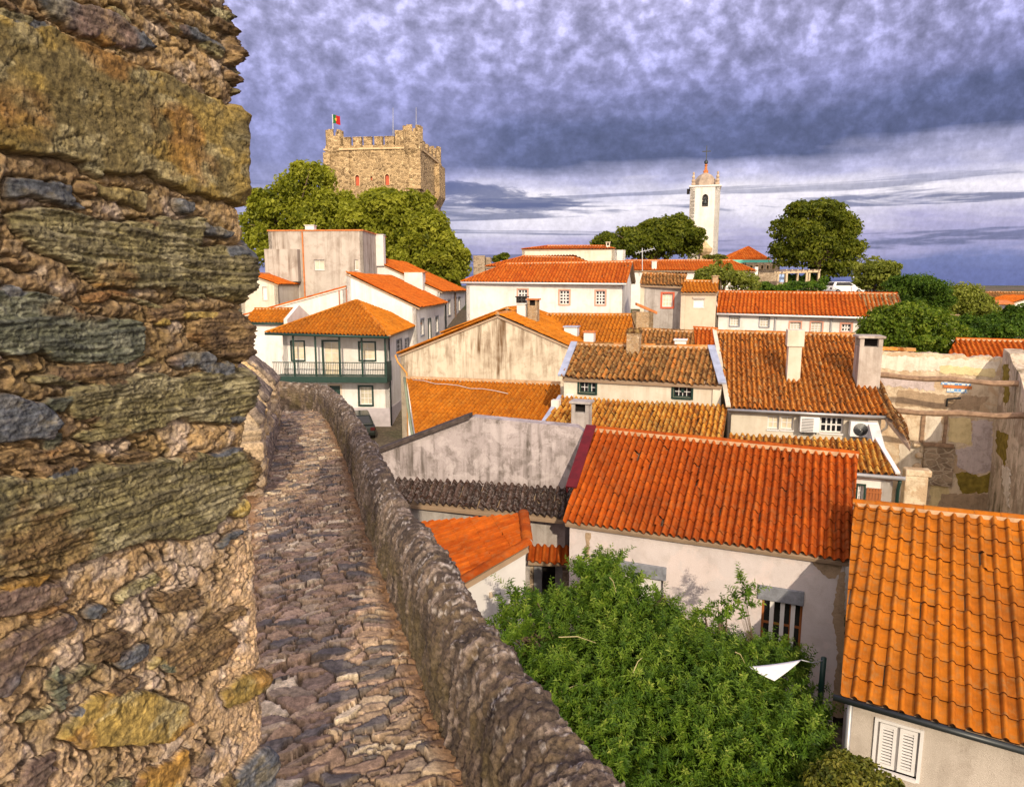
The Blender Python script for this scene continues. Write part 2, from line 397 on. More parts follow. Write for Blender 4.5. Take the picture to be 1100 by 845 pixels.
def ridge_tiles(name, p0, p1, mat, parent, r=.11, L=.42, mortar=True, n=Vector((0, 0, 1)), segs=8):
    p0, p1 = Vector(p0), Vector(p1); d = p1 - p0; tot = d.length; d.normalize()
    side = d.cross(n).normalized(); upv = side.cross(d).normalized()
    k = max(1, int(round(tot / L))); L = tot / k; vs, fs, rn, mi = [], [], [], []; rs = random.Random(k)
    for i in range(k):
        x = rs.random(); jx = rs.uniform(-.008, .008)
        for (q, rr) in ((i * L - .02, r * 1.06), ((i + 1) * L + .02, r * .94)):
            b = len(vs)
            for s in range(segs + 1):
                an = math.pi * s / segs
                vs.append(p0 + d * q + side * (math.cos(an) * rr + jx) + upv * (math.sin(an) * rr * .85 - .02))
        b = len(vs) - 2 * (segs + 1)
        for s in range(segs):
            fs.append([b + s, b + s + 1, b + segs + 2 + s, b + segs + 1 + s]); rn.append(x); mi.append(0)
        fs.append([b + s for s in range(segs + 1)]); rn.append(x); mi.append(1)
    if mortar:
        b = len(vs); w = r * 1.25
        for q in (p0, p1):
            vs += [q + side * w - upv * .1, q + side * w * .9 + upv * .005, q - side * w * .9 + upv * .005, q - side * w - upv * .1]
        for f in ([0, 1, 5, 4], [1, 2, 6, 5], [2, 3, 7, 6], [0, 3, 2, 1], [4, 5, 6, 7]): fs.append([b + i for i in f]); rn.append(.5); mi.append(1)
    return mesh_np(name, np.array([tuple(v) for v in vs]), fs, [mat, M['mortar']], parent, mi, False, rn)
# ------------------------------------------------------------------ walls and windows
class Wall:
    """vertical wall from A to B (2D corners), seen from outside; top profile [(s, z)...]; windows are cut through"""
    def __init__(s, A, B, zb, top, thick=.35, cen=None):
        s.A = Vector((A[0], A[1], 0)); s.B = Vector((B[0], B[1], 0)); s.L = (s.B - s.A).length
        s.d = (s.B - s.A) / s.L; s.n = Vector((s.d.y, -s.d.x, 0))
        if cen is not None and s.n.dot(Vector((cen[0], cen[1], 0)) - s.A) > 0: s.n = -s.n
        s.zb, s.top, s.th, s.holes = zb, top, thick, []
    def pt(s, u, z, o=0): return s.A + s.d * u + s.n * o + Vector((0, 0, z))
    def px(s, x, y, off=0):
        q = PP(x, y, s.A + s.n * off, s.n); return (q - s.A).dot(s.d), q.z
    def rect(s, x0, y0, x1, y1):
        u0, z1 = s.px(x0, (y0 + y1) / 2)[0], s.px((x0 + x1) / 2, y0)[1]
        u1, z0 = s.px(x1, (y0 + y1) / 2)[0], s.px((x0 + x1) / 2, y1)[1]
        return min(u0, u1), min(z0, z1), max(u0, u1), max(z0, z1)
    def emit(s, mb, m=0):
        outer = [(0, s.zb), (s.L, s.zb)] + [(u, z) for u, z in sorted(s.top, reverse=True)]
        polys = [outer] + s.holes; flat = [q for pl in polys for q in pl]
        tri = tessellate_polygon([[Vector((u, z, 0)) for u, z in pl] for pl in polys])
        base = len(mb.v); N = len(flat)
        mb.v += [tuple(s.pt(u, z)) for u, z in flat] + [tuple(s.pt(u, z, -s.th)) for u, z in flat]
        for t in tri:
            p = [Vector(mb.v[base + i]) for i in t]; nn = (p[1] - p[0]).cross(p[2] - p[0])
            t = list(t) if nn.dot(s.n) > 0 else list(reversed(t))
            mb.f.append([base + i for i in t]); mb.m.append(m)
            mb.f.append([base + N + i for i in reversed(t)]); mb.m.append(m)
        k = 0
        for pl in polys:
            K = len(pl)
            for i in range(K):
                j = (i + 1) % K; mb.f.append([base + k + i, base + k + j, base + N + k + j, base + N + k + i]); mb.m.append(m)
            k += K
    def lbox(s, mb, u0, u1, z0, z1, o0, o1, m=0):
        mb.box(s.pt(u0, z0, o0), s.d * (u1 - u0), s.n * (o1 - o0), Vector((0, 0, z1 - z0)), m)
    def window(s, parent, r, style='grid', nx=3, ny=4, trim='pink', sash='whitep', pane='glass', tw=.1, lab=None, name='window', sill=True, rec=.12, bar=.03, barmat=None):
        u0, z0, u1, z1 = r
        s.holes.append([(u0, z0), (u1, z0), (u1, z1), (u0, z1)])
        f = MB()
        if trim:
            s.lbox(f, u0 - tw, u0, z0 - tw, z1 + tw, -.05, .03); s.lbox(f, u1, u1 + tw, z0 - tw, z1 + tw, -.05, .03)
            s.lbox(f, u0 + .001, u1 - .001, z1, z1 + tw - .002, -.05, .028)
            s.lbox(f, u0 + .001, u1 - .001, z0 - tw + .002, z0, -.05, .06 if sill else .03)
        else:
            s.lbox(f, u0 - .02, u1 + .02, z0 - .05, z0, -.05, .04)
        w = f.build(name, M[trim or 'whitep'], parent)
        if lab: w['label'] = lab
        g = MB(); b = .05
        s.lbox(g, u0, u0 + b, z0, z1, -rec - .04, -rec); s.lbox(g, u1 - b, u1, z0, z1, -rec - .04, -rec)
        s.lbox(g, u0 + b, u1 - b, z1 - b, z1, -rec - .041, -rec - .001); s.lbox(g, u0 + b, u1 - b, z0, z0 + b, -rec - .041, -rec - .001)
        gb = g if barmat is None else MB()
        for i in range(1, nx):
            x = u0 + b + (u1 - u0 - 2 * b) * i / nx; t = bar * (1.8 if (nx == 2 and ny > 1 and style == 'leaf') else 1)
            s.lbox(gb, x - t / 2, x + t / 2, z0 + b, z1 - b, -rec - .036, -rec - .004)
        for j in range(1, ny):
            z = z0 + b + (z1 - z0 - 2 * b) * j / ny; s.lbox(gb, u0 + b, u1 - b, z - bar / 2, z + bar / 2, -rec - .034, -rec - .006)
        g.build('sash', M[sash], w)
        if barmat: gb.build('glazing_bars', M[barmat], w)
        p = MB(); s.lbox(p, u0, u1, z0, z1, -rec - .06, -rec - .025); p.build('pane', M[pane], w)
        return w
def chimney(parent, base, w, h, d, a, b, mat, style='cap', name='chimney', capm=None):
    """base centre point on the roof, a,b horizontal unit axes"""
    base = Vector(base); c = MB(); Z = Vector((0, 0, 1)); mt = [M[mat], M[capm or mat], M['dark']]
    o = base - a * w / 2 - b * d / 2 - Z * .5
    if style == 'cap':
        c.box(o, a * w, b * d, Z * (h + .5 - .07)); c.box(o - a * .06 - b * .06 + Z * (h + .43), a * (w + .12), b * (d + .12), Z * .07, 1)
    elif style == 'open':     # four posts, slab, dark opening
        hb = h - .38
        c.box(o, a * w, b * d, Z * (hb + .5)); t = .14 * w + .04
        for i in (0, 1):
            for j in (0, 1): c.box(o + a * (i * (w - t)) + b * (j * (d - t)) + Z * (hb + .5), a * t, b * t, Z * .3)
        c.box(o + a * (t * .6) + b * (d * .45) + Z * (hb + .5), a * (w - 1.2 * t), b * .04, Z * .3, 2)
        c.box(o - a * .07 - b * .07 + Z * (hb + .8), a * (w + .14), b * (d + .14), Z * .08, 1)
    elif style == 'tier':
        h1 = h * .66
        c.box(o, a * w * .82, b * d, Z * (h1 + .5)); c.box(o - a * w * .12 - b * .06 + Z * (h1 + .5), a * w * 1.05, b * (d + .12), Z * (h - h1), 1)
    elif style == 'tiles':
        c.box(o, a * w, b * d, Z * (h + .5 - .16))
        for k in range(3): c.tube([o + a * (w * (k + .5) / 3) + b * (-.05) + Z * (h + .4), o + a * (w * (k + .5) / 3) + b * (d + .05) + Z * (h + .4)], w / 6 + .015, 8, 1)
        c.box(o - a * .04 - b * .04 + Z * (h + .3), a * (w + .08), b * (d + .08), Z * .05, 1)
    return c.build(name, mt, parent, bevel=.012)
class House: pass
def house(name, label, roofpx, Y, tan, az=None, anchor=None, zg=None, hipL=False, hipR=False, shed=False, ov=.2, tile='t_far', wall='white', wins=(), pitch=.21, row=.38,
          style='c', segs=6, group='tile-roofed town houses', cat='house', depth=None, ridge=True, jit=.006, wob=.06, extra=(), skirt=None, sov=.08, rowlab=None):
    h = House()
    EL = P(*roofpx[0], Y)
    if az is None:
        d = PZ(roofpx[1][0], roofpx[1][1], EL.z) - EL; az = -math.atan2(d.y, d.x)
    else: az = R(az)
    a, b = V2(az); up = Vector((b.x, b.y, tan)).normalized(); n = a.cross(up)
    if anchor: EL = PP(*roofpx[0], P(*anchor[0], anchor[1]), n)
    pp = lambda q: PP(q[0], q[1], EL, n)
    EL, ER, RR, RL = [pp(q) for q in roofpx]
    loc = lambda p: ((p - EL).dot(a), (p - EL).dot(b))
    rb = (loc(RL)[1] + loc(RR)[1]) / 2
    zR = EL.z + rb * tan
    wp = lambda la, lb, z=0: EL + a * la + b * lb + Vector((0, 0, z - EL.z))
    al, ar, arr, arl = loc(EL)[0], loc(ER)[0], loc(RR)[0], loc(RL)[0]
    db = rb if shed else 2 * rb
    cen = wp((al + ar) / 2, db / 2)
    zgr = float(ground_z(cen.x, cen.y)) - .6 if zg is None else zg
    root = thing(name, label, cat, (cen.x, cen.y, zgr + .6), group); h.root = root
    h.a, h.b, h.up, h.n, h.EL, h.ER, h.RR, h.RL, h.pp, h.wp, h.cen, h.rb, h.zR = a, b, up, n, EL, ER, RR, RL, pp, wp, cen, rb, zR
    mt = M[tile]
    rf, _ = tile_roof('roof', [EL, ER, RR, RL], mt, root, pitch, row, style, segs, up, jit, wob=wob); h.roof = rf
    for (tm, px) in extra: tile_roof('roof', [pp(q) + n * .012 for q in px], M[tm], root, pitch, row, style, segs, up, jit * 2, wob=wob)
    if not shed:
        bl = arl if not hipL else al; br = arr if not hipR else ar
        BL, BR = wp(bl, 2 * rb, EL.z), wp(br, 2 * rb, EL.z)
        tile_roof('roof', [BR, BL, RL, RR], mt, root, pitch, row, style, 4, None, jit)
        if hipL: tile_roof('roof', [BL, EL, RL], mt, root, pitch, row, style, segs, None, jit); ridge_tiles('ridge_cap', EL + n * .03, RL + n * .03, mt, rf, .09, .4, False)
        if hipR: tile_roof('roof', [ER, BR, RR], mt, root, pitch, row, style, segs, None, jit); ridge_tiles('ridge_cap', ER + n * .03, RR + n * .03, mt, rf, .09, .4, False)
    if ridge: ridge_tiles('ridge_cap', RL + Vector((0, 0, .03)), RR + Vector((0, 0, .03)), mt, rf, .1, .42, True)
    # walls
    t = .16; zt = lambda lb: EL.z + (lb if lb <= rb or shed else 2 * rb - lb) * tan - t
    fl, fr = al + sov, ar - sov
    FL, FR = wp(fl, ov), wp(fr, ov)
    dz = ER.z - EL.z
    back = db - (ov if not shed else .05)
    zE = EL.z + ov * tan - t
    walls = {}; LW_ = (FR - FL).length
    sL = (zR - EL.z) / max(arl - al, .01) if hipL else 9e9; sR = (zR - EL.z) / max(ar - arr, .01) if hipR else 9e9
    zL_ = min(zE, EL.z + sov * sL - t) if hipL else zE; zR_ = min(zE, EL.z + sov * sR - t) if hipR else zE
    tp_ = [(0, zL_)] + ([(max(.05, ov * tan / sL - sov), zE)] if zL_ < zE else []) + ([(LW_ - max(.05, ov * tan / sR - sov), zE)] if zR_ < zE else []) + [(LW_, zR_)]
    walls['front'] = Wall(FL, FR, zgr, tp_, .35, cen)
    mid = lambda s, e: e + (sov if s == 'L' else -sov)
    if hipL: pl = [FL, wp(fl, back)]
    else: pl = [FL, wp(mid('L', arl), rb)] + ([] if shed else [wp(mid('L', arl), back)])
    if hipR: pr = [FR, wp(fr, back)]
    else: pr = [FR, wp(mid('R', arr), rb)] + ([] if shed else [wp(mid('R', arr), back)])
    for nm, pts, hip in (('left', pl, hipL), ('right', pr, hipR)):
        for i in range(len(pts) - 1):
            p, q = pts[i], pts[i + 1]
            zp = zE if i == 0 else zR - t; zq = zE if (hip or (i == 1)) else zR - t
            if hip: zp = zq = zL_ if nm == 'left' else zR_
            w = Wall(p, q, zgr, [(0, zp), ((q - p).length, zq)], .3, cen)
            walls[nm if i == 0 else nm + '_back'] = w
    zb_ = zR - t if (shed) else zE
    walls['back'] = Wall(pl[-1], pr[-1], zgr, [(0, zb_), ((pr[-1] - pl[-1]).length, zb_)] if not (hipL or hipR) else [(0, min(zL_, zR_)), ((pr[-1] - pl[-1]).length, min(zL_, zR_))], .3, cen)
    h.walls = walls
    for w in wins:
        w = dict(w); px = w.pop('px'); fc = walls[w.pop('on', 'front')]
        fc.window(root, fc.rect(*px), **w)
    h.finish = lambda mats=None: fin(h, wall, mats)
    h.mb = MB()
    for w in walls.values(): w.emit(h.mb)
    h.wall = h.mb.build('wall', M[wall], root)
    return h
def gutter(h, mat='darkmetal', r=.06, drop=.0, ext=.0, name='gutter'):
    g = MB(); p0 = h.EL - h.b * .05 - Vector((0, 0, .06 + drop)) - h.a * ext; p1 = h.ER - h.b * .05 - Vector((0, 0, .06 + drop)) + h.a * ext
    g.tube([p0, p1], r, 8); return g.build(name, M[mat], h.root, True)
def chim_px(h, x0, y0, x1, y1, mat, style='cap', dd=None, capm=None, parent=None, name='chimney'):
    b = h.pp(((x0 + x1) / 2, y1)); dep = (b - EYE).dot(Vector((0, CP, -SP)))
    w = (x1 - x0) * dep / F; top = P((x0 + x1) / 2, y0, b.y)
    return chimney(parent or h.roof, b, w, top.z - b.z, dd or w * .9, h.a, h.b, mat, style, name, capm)
def flat_block(name, label, x0, x1, ytop, Y, depth, az, wall, cat='house', group='tile-roofed town houses', zg=None, wins=(), rim='t_far', thick=.12):
    a, b = V2(R(az)); A = P(x0, ytop, Y); d = ray(x1, ytop)
    B = PP(x1, ytop, A, b); B.z = A.z
    h = House(); cen = (A + B) / 2 + b * depth / 2
    zgr = float(ground_z(cen.x, cen.y)) - .6 if zg is None else zg
    root = thing(name, label, cat, (cen.x, cen.y, zgr + .6), group); h.root = root
    W = {'front': Wall(A, B, zgr, [(0, A.z), ((B - A).length, A.z)], .3, cen),
         'left': Wall(A, A + b * depth, zgr, [(0, A.z), (depth, A.z)], .3, cen),
         'right': Wall(B, B + b * depth, zgr, [(0, A.z), (depth, A.z)], .3, cen),
         'back': Wall(A + b * depth, B + b * depth, zgr, [(0, A.z), ((B - A).length, A.z)], .3, cen)}
    for w in wins:
        w = dict(w); px = w.pop('px'); fc = W[w.pop('on', 'front')]; fc.window(root, fc.rect(*px), **w)
    mb = MB()
    for w in W.values(): w.emit(mb)
    h.wall = mb.build('wall', M[wall], root)
    if rim:
        r = MB(); r.box(A - a * .08 - b * .08 + Vector((0, 0, .002)), a * ((B - A).length + .16), b * (depth + .16), Vector((0, 0, thick)))
        r.build('roof', M['rimtile'] if rim == 't_far' else M[rim], root)
    h.a, h.b, h.A, h.B, h.W, h.zgr = a, b, A, B, W, zgr
    return h
M['rimtile'] = plain('terracotta_coping', (.48, .16, .05), .8, .2, 0, .3, 3)
Zv = Vector((0, 0, 1))
G = lambda px, **k: dict(px=px, **k)
# ================================================================= near houses
n1 = house('tile_roofed_house', 'house with the large yellow-orange pan tile roof, black gutter and white louvred shutters', [(903, 745), (1135, 810), (1135, 561), (917, 540)], 10.5, .434, az=30.6, zg=.1, ov=.14, sov=.12,
           tile='t_orange', wall='rightwall', pitch=.225, row=.40, style='s', segs=9, jit=.004, wob=.03,
           wins=[G((941, 779, 987, 830), trim='whitep', pane='dark', nx=2, ny=1, tw=.05, rec=.05, lab='louvred white shutter window', bar=.05)])
gutter(n1, 'darkmetal', .055, .0, .1)
w = n1.walls['front']; u0, z0, u1, z1 = w.rect(941, 779, 987, 830)
for k in (0, 1):
    s = MB(); um = (u0 + u1) / 2; x0, x1 = (u0 + .03, um - .02) if k == 0 else (um + .02, u1 - .03)
    for (p, q) in ((x0, x0 + .05), (x1 - .05, x1)): w.lbox(s, p, q, z0 + .03, z1 - .03, -.045, .0)
    w.lbox(s, x0 + .05, x1 - .05, z0 + .03, z0 + .09, -.045, .0); w.lbox(s, x0 + .05, x1 - .05, z1 - .09, z1 - .03, -.045, .0)
    nn = 12
    for i in range(nn):
        zz = z0 + .09 + (z1 - z0 - .18) * (i + .5) / nn; hh = (z1 - z0 - .18) / nn * .36
        s.box(w.pt(x0 + .05, zz - hh / 2, -.006), w.d * (x1 - x0 - .1), w.n * -.03 + Zv * hh * .9, w.n * .012)
    s.build('shutter', M['whitep'], n1.root)
pp_ = MB(); q = n1.walls['front']; pp_.tube([q.pt(.03, n1.EL.z - .1, .06), q.pt(.03, .3, .06)], .045, 8); pp_.build('drainpipe', M['greymetal'], n1.root, True)

n2 = house('tile_roofed_house', 'white house under the bright red-orange pan tile roof with a maroon side flashing', [(605, 560), (914, 603), (922, 488), (636, 460)], 16.5, .53, zg=.0, ov=.22, sov=.1,
           tile='t_red', wall='pinkwhite', pitch=.178, row=.28, style='c', segs=8, jit=.005, wob=.04,
           wins=[G((817, 645, 861, 700), trim=None, sash='brownwood', nx=4, ny=2, bar=.05, rec=.1, lab='brown window under a slate lintel'),
                 G((669, 619, 712, 660), trim=None, pane='whitep', nx=1, ny=1, lab='walled up white window under a slate lintel')])
w = n2.walls['front']
for r_ in ((814, 631, 864, 646), (665, 605, 716, 619)):
    m = MB(); u0, z0, u1, z1 = w.rect(*r_); w.lbox(m, u0, u1, z0, z1, -.05, .06); m.build('lintel', M['slate'], n2.root, bevel=.015)
u0, z0, u1, z1 = w.rect(817, 645, 861, 700)
for k in (.2, .46, .72):
    m = MB(); x = u0 + (u1 - u0) * k; w.lbox(m, x, x + .09, z0, z1, -.12, -.02); m.build('shutter_slat', M['whitep'], n2.root)
fl = MB(); e = (n2.RL - n2.EL); pa = n2.EL + e * .30 - n2.a * .02 + n2.n * .10; e2 = n2.RL - pa + n2.n * .10
fl.box(pa - n2.a * .16, n2.a * .30, e2, n2.n * .03); fl.box(pa - n2.a * .16 - n2.n * .2, n2.a * .02, e2, n2.n * .2)
fl.build('flashing', M['maroon'], n2.root)

# N3 ochre roof behind N2
n3 = House(); a, b = V2(R(20)); tan = .28; up = Vector((b.x, b.y, tan)).normalized(); n = a.cross(up)
ER = P(968, 511, 19.0); pp3 = lambda q: PP(q[0], q[1], ER, n)
drop = lambda p: p - up * ((p - ER).dot(b) / up.dot(b))
TL, T2, T3, TR = pp3((603, 427)), pp3((782, 437)), pp3((783, 466)), pp3((945, 473))
T2b = pp3((783, 437)); 
root = thing('tile_roofed_house', 'low house under the mottled ochre roof directly behind the bright red-orange roof', 'house', tuple(drop((TL + TR) / 2) - Zv * 4), 'tile-roofed town houses')
n3.root, n3.a, n3.b, n3.pp = root, a, b, pp3
r1, _ = tile_roof('roof', [drop(TL), drop(T2), T2, TL], M['t_ochre'], root, .18, .34, 'c', 8, up, .009, wob=.1)
r2, _ = tile_roof('roof', [drop(T3) + a * .003, ER, TR, T3], M['t_ochre'], root, .18, .34, 'c', 8, up, .009, wob=.1)
n3.roof = r1
A3, B3 = drop(TL) + b * .25, ER + b * .25 - a * .15
w = Wall(A3, B3, 0, [(0, ER.z - .1), ((B3 - A3).length, ER.z - .1)], .35, A3 + b)
w.window(root, w.rect(921, 521, 927.5, 540), trim='green', nx=2, ny=3, tw=.05, lab='small white sash window')
mb = MB(); w.emit(mb)
wr = Wall(B3, B3 + b * 4.4, 0, [(0, ER.z - .1), (4.4, ER.z + 4.4 * tan - .1)], .3, A3); wr.emit(mb)
wl = Wall(A3, A3 + b * 5.5, 0, [(0, ER.z - .1), (5.5, ER.z + 5.5 * tan - .1)], .3, B3); wl.emit(mb)
mb.build('wall', M['white'], root)
u0, z0, u1, z1 = w.rect(930, 524, 946.5, 541); m = MB()
for k in range(5): w.lbox(m, u0 + (u1 - u0) * k / 5 + .006, u0 + (u1 - u0) * (k + 1) / 5 - .006, z0, z1, .0, .045)
w.lbox(m, u0, u1, z0 + .08, z0 + .14, .045, .065); w.lbox(m, u0, u1, z1 - .14, z1 - .08, .045, .065)
m.build('shutter', M['brownwood'], root)
g = MB(); g.tube([drop(T3) - b * .05 - Zv * .06, ER - b * .05 - Zv * .06 + a * .1], .06, 8); g.build('gutter', M['greymetal'], root, True)
g = MB(); u = w.px(963.5, 530)[0]; g.tube([w.pt(u, ER.z - .15, .3), w.pt(u, ER.z - .45, .07), w.pt(u, 0.2, .07)], .05, 8); g.build('drainpipe', M['green'], root, True)
g = MB(); e = TL - drop(TL); g.box(drop(TL) - a * .10 + n * .02, a * .16, e, n * .09); g.build('flashing', M['lead'], root)
g = MB(); e = TR - ER; g.box(ER - a * .15 + n * .05, a * .12, e, n * .06); g.build('flashing', M['whitep'], root)
chim_px(n3, 615, 430, 634, 465, 'greyw', 'open', .5, parent=r1)
pil = MB(); q = pp3((598, 440)); pil.box(q - a * .22 - Zv * 3, a * .3, b * .3, Zv * 3.35); pil.build('pillar', M['white'], root)

n4 = house('tile_roofed_house', 'low cream house with two dark green windows under the brown lichened roof', [(603, 405), (776, 413.5), (764, 373), (617, 369)], 27.0, .42, ov=.2, sov=.05, tile='t_old', wall='cream', pitch=.205, row=.36, segs=8, jit=.012, wob=.12, zg=1,
           wins=[G((622, 410.5, 640, 422), trim='green', sash='green', barmat='whitep', nx=4, ny=2, tw=.06, bar=.022, lab='dark green window'), G((723, 415, 743, 427), trim='green', sash='green', barmat='whitep', nx=4, ny=2, tw=.06, bar=.022, lab='dark green window')])
for (p0, p1) in ((n4.EL, n4.RL), (n4.ER, n4.RR)):
    g = MB(); e = p1 - p0; g.box(p0 - n4.a * .14 + n4.n * .04, n4.a * .28, e, n4.n * .07); g.build('flashing', M['lead'], n4.root)
chim_px(n4, 674, 352, 687.5, 375, 'brick', 'tiles', .5, 't_old')
for px in (632.5, 733):
    g = MB(); w = n4.walls['front']; u = w.px(px, 417)[0]; w.lbox(g, u - .05, u + .05, w.rect(px, 410.5, px + 1, 422)[1], w.rect(px, 410.5, px + 1, 422)[3], -.17, -.1); g.build('mullion', M['green'], n4.root)

n5 = house('tile_roofed_house', 'cream house under the broad lichened orange roof with two tall pale chimneys', [(783, 438), (953, 446), (918, 360), (768, 356)], 23.8, .33, ov=.3, sov=.1, tile='t_lichen', wall='cream', pitch=.178, row=.34, segs=8, jit=.011, wob=.14, zg=.5,
           wins=[G((824.5, 446.5, 837, 461), trim=None, nx=2, ny=2, pane='curtain', lab='curtained casement window'), G((839, 447, 852.5, 461.5), trim=None, nx=2, ny=2, pane='curtain', lab='curtained casement window'),
                 G((881, 448, 906, 465), trim=None, nx=4, ny=2, bar=.05, lab='white four-light window with dark panes')])
chim_px(n5, 845, 354, 861, 405, 'cream', 'tier', .62); chim_px(n5, 919, 360, 941, 409, 'concrete', 'open', .95)
gutter(n5, 'greymetal', .05, .0, .05)
cs, _ = tile_roof('roof', [n5.pp((938, 398)), n5.pp((951, 447)), n5.pp((979, 480)), n5.pp((974, 458))], M['t_old'], n5.root, .215, .38, 'c', 8, n5.up, .02, wob=.1)
g = MB(); g.tube([n5.ER - n5.b * .05 - Zv * .1, n5.ER - n5.b * .05 - Zv * .4, n5.walls['front'].B + Zv * (n5.EL.z - .6) + n5.walls['front'].n * .06, n5.walls['front'].B + Zv * (n5.EL.z - 2) + n5.walls['front'].n * .06], .04, 8); g.build('drainpipe', M['cream'], n5.root, True)
g = MB(); e = n5.RL - n5.EL; g.box(n5.EL - n5.a * .1 + n5.n * .03, n5.a * .16, e, n5.n * .06); g.build('flashing', M['cream'], n5.root)
def aircon(px, label, fan=True):
    w = n5.walls['front']; u0, z0, u1, z1 = w.rect(*px); t = thing('air_conditioner', label, 'air conditioner', tuple(w.pt((u0 + u1) / 2, z0, .1)), 'air conditioners on the cream wall')
    m = MB(); w.lbox(m, u0, u1, z0, z1, .08, .40); m.build('casing', M['whitep'], t, bevel=.02)
    g = MB(); uc, zc, rr = u0 + (u1 - u0) * .38, (z0 + z1) / 2, (z1 - z0) * .4
    if fan:
        for k in range(6):
            q = rr * (k + 1) / 6; g.tube([w.pt(uc + q * math.cos(2 * math.pi * i / 24), zc + q * math.sin(2 * math.pi * i / 24), .41) for i in range(25)], .014, 4, cap=False)
    else:
        for k in range(9): z = z0 + .05 + (z1 - z0 - .1) * k / 8; w.lbox(g, u0 + .05, u0 + (u1 - u0) * .68, z - .008, z + .008, .40, .415)
    g.build('fan_grille', M['darkmetal'], t)
    g = MB()
    for k in (.15, .8): w.lbox(g, u0 + (u1 - u0) * k, u0 + (u1 - u0) * k + .04, z0 - .06, z0, .0, .4)
    g.build('bracket', M['darkmetal'], t)
aircon((858, 446, 879, 462), 'white air conditioner with a square louvred grille, between the curtained and the dark window', False)
aircon((911, 451, 940, 467), 'white air conditioner with a round fan grille near the drainpipe corner')

n6 = house('tile_roofed_house', 'small white house under the clean orange canal tile roof below the big streaked gable', [(448, 480), (604, 487), (602, 413), (437, 407)], 30, .30, az=20, anchor=((437, 407), 35.5), shed=True, ov=.2, sov=.12, tile='t_mid', wall='white', pitch=.205, row=.38, segs=8, jit=.005, ridge=False, zg=.8)
g = MB(); e = n6.RL - n6.EL; pts = [n6.EL + e * k / 6 - n6.a * (.12 + .0 * k) + n6.n * .05 - Zv * .25 * math.sin(math.pi * k / 6) for k in range(7)]; g.tube(pts, .07, 8); g.build('gutter', plain('mossy_green_gutter', (.22, .26, .16), .6), n6.root, True)
g = MB(); g.box(n6.RL + n6.n * .02 - n6.b * .08, n6.RR - n6.RL, n6.b * .1, Zv * .14); g.build('flashing', M['mortar'], n6.root)

def gable_front(name, label, Le, Ap, Re, Y, az, D, tile, wall, zg=None, ov=.12, wins=(), verge=True, group='tile-roofed town houses', pitch=.21):
    h = House(); a, b = V2(R(az)); A = P(*Ap, Y); L_ = PP(*Le, A, b); R_ = PP(*Re, A, b); h.a, h.b, h.A, h.L, h.R = a, b, A, L_, R_
    cen = (L_ + R_) / 2 + b * D / 2; zgr = float(ground_z(cen.x, cen.y)) - .6 if zg is None else zg
    root = thing(name, label, 'house', (cen.x, cen.y, zgr + .6), group); h.root = root
    rts = []
    for E in (L_, R_):
        e = (E - A); e = E + e.normalized() * .15; f = -b * ov
        rr, nn = tile_roof('roof', [e + f, e + b * D, A + b * D, A + f], M[tile], root, pitch, .38, 'c', 6, A - E, .008, wob=.08); rts.append((rr, e, nn))
        if verge and E is L_: ridge_tiles('verge_tiles', e + f * .6 + Zv * .05, A + f * .6 + Zv * .05, M[tile], rr, .1, .4, False, nn)
    ridge_tiles('ridge_cap', A - b * ov + Zv * .05, A + b * D + Zv * .05, M[tile], rts[0][0], .1, .42)
    h.roof = rts[1][0]; nR = rts[1][2]; h.pp = lambda q: PP(q[0], q[1], A, nR)
    t = .14; mb = MB(); ul = (A - L_).dot(a); ur = (R_ - L_).dot(a)
    w = Wall(L_, R_, zgr, [(0, L_.z - t), (ul, A.z - t), (ur, R_.z - t)], .35, cen); h.front = w
    for q in wins: q = dict(q); px = q.pop('px'); w.window(root, w.rect(*px), **q)
    w.emit(mb)
    Wall(L_ + b * D, R_ + b * D, zgr, [(0, L_.z - t), (ul, A.z - t), (ur, R_.z - t)], .3, cen).emit(mb)
    for E in (L_, R_): Wall(E, E + b * D, zgr, [(0, E.z - t), (D, E.z - t)], .3, cen).emit(mb)
    h.wall = mb.build('wall', M[wall], root); return h
g6 = gable_front('gabled_house', 'house with the broad cream gable wall streaked with brown stains above the clean orange roof', (430, 379), (535, 337), (618, 373), 36.6, 18, 7.5, 't_mid', 'stain', zg=1)
g = MB(); w = g6.front; u = w.px(437, 400)[0]; g.tube([w.pt(-.25, g6.L.z - .1, .15), w.pt(-.1, g6.L.z - .5, .12), w.pt(u + .05, g6.L.z - 1.1, .12), w.pt(u + .05, 1.2, .12)], .05, 8); g.build('drainpipe', plain('orange_pipe', (.55, .24, .05), .6), g6.root, True)
bs = g6.pp((573, 345)); chimney(g6.roof, bs, .55, 1.25, .5, g6.a, g6.b, 'brick', 'open', 'chimney', 'rimtile')
bs = g6.pp((561, 340)); chimney(g6.roof, bs, .5, .75, .45, g6.a, g6.b, 'white', 'cap', 'chimney')
c = MB(); t0 = bs + Zv * .76
for k in range(5): c.tube([t0 - g6.a * (.22 - .11 * k) - g6.b * .25 + Zv * 0, t0 - g6.a * (.22 - .11 * k) - g6.b * .25 + Zv * .3], .05, 8)
c.box(t0 - g6.a * .32 - g6.b * .3 + Zv * .3, g6.a * .64, g6.b * .6, Zv * .06); c.build('chimney_cowl', M['dark'], g6.root)
g7 = gable_front('gabled_house', 'narrow white gable with orange verge tiles half hidden behind the streaked gable', (476, 357), (545, 331), (575, 343), 43.0, 18, 3.5, 't_mid', 'white', zg=1)

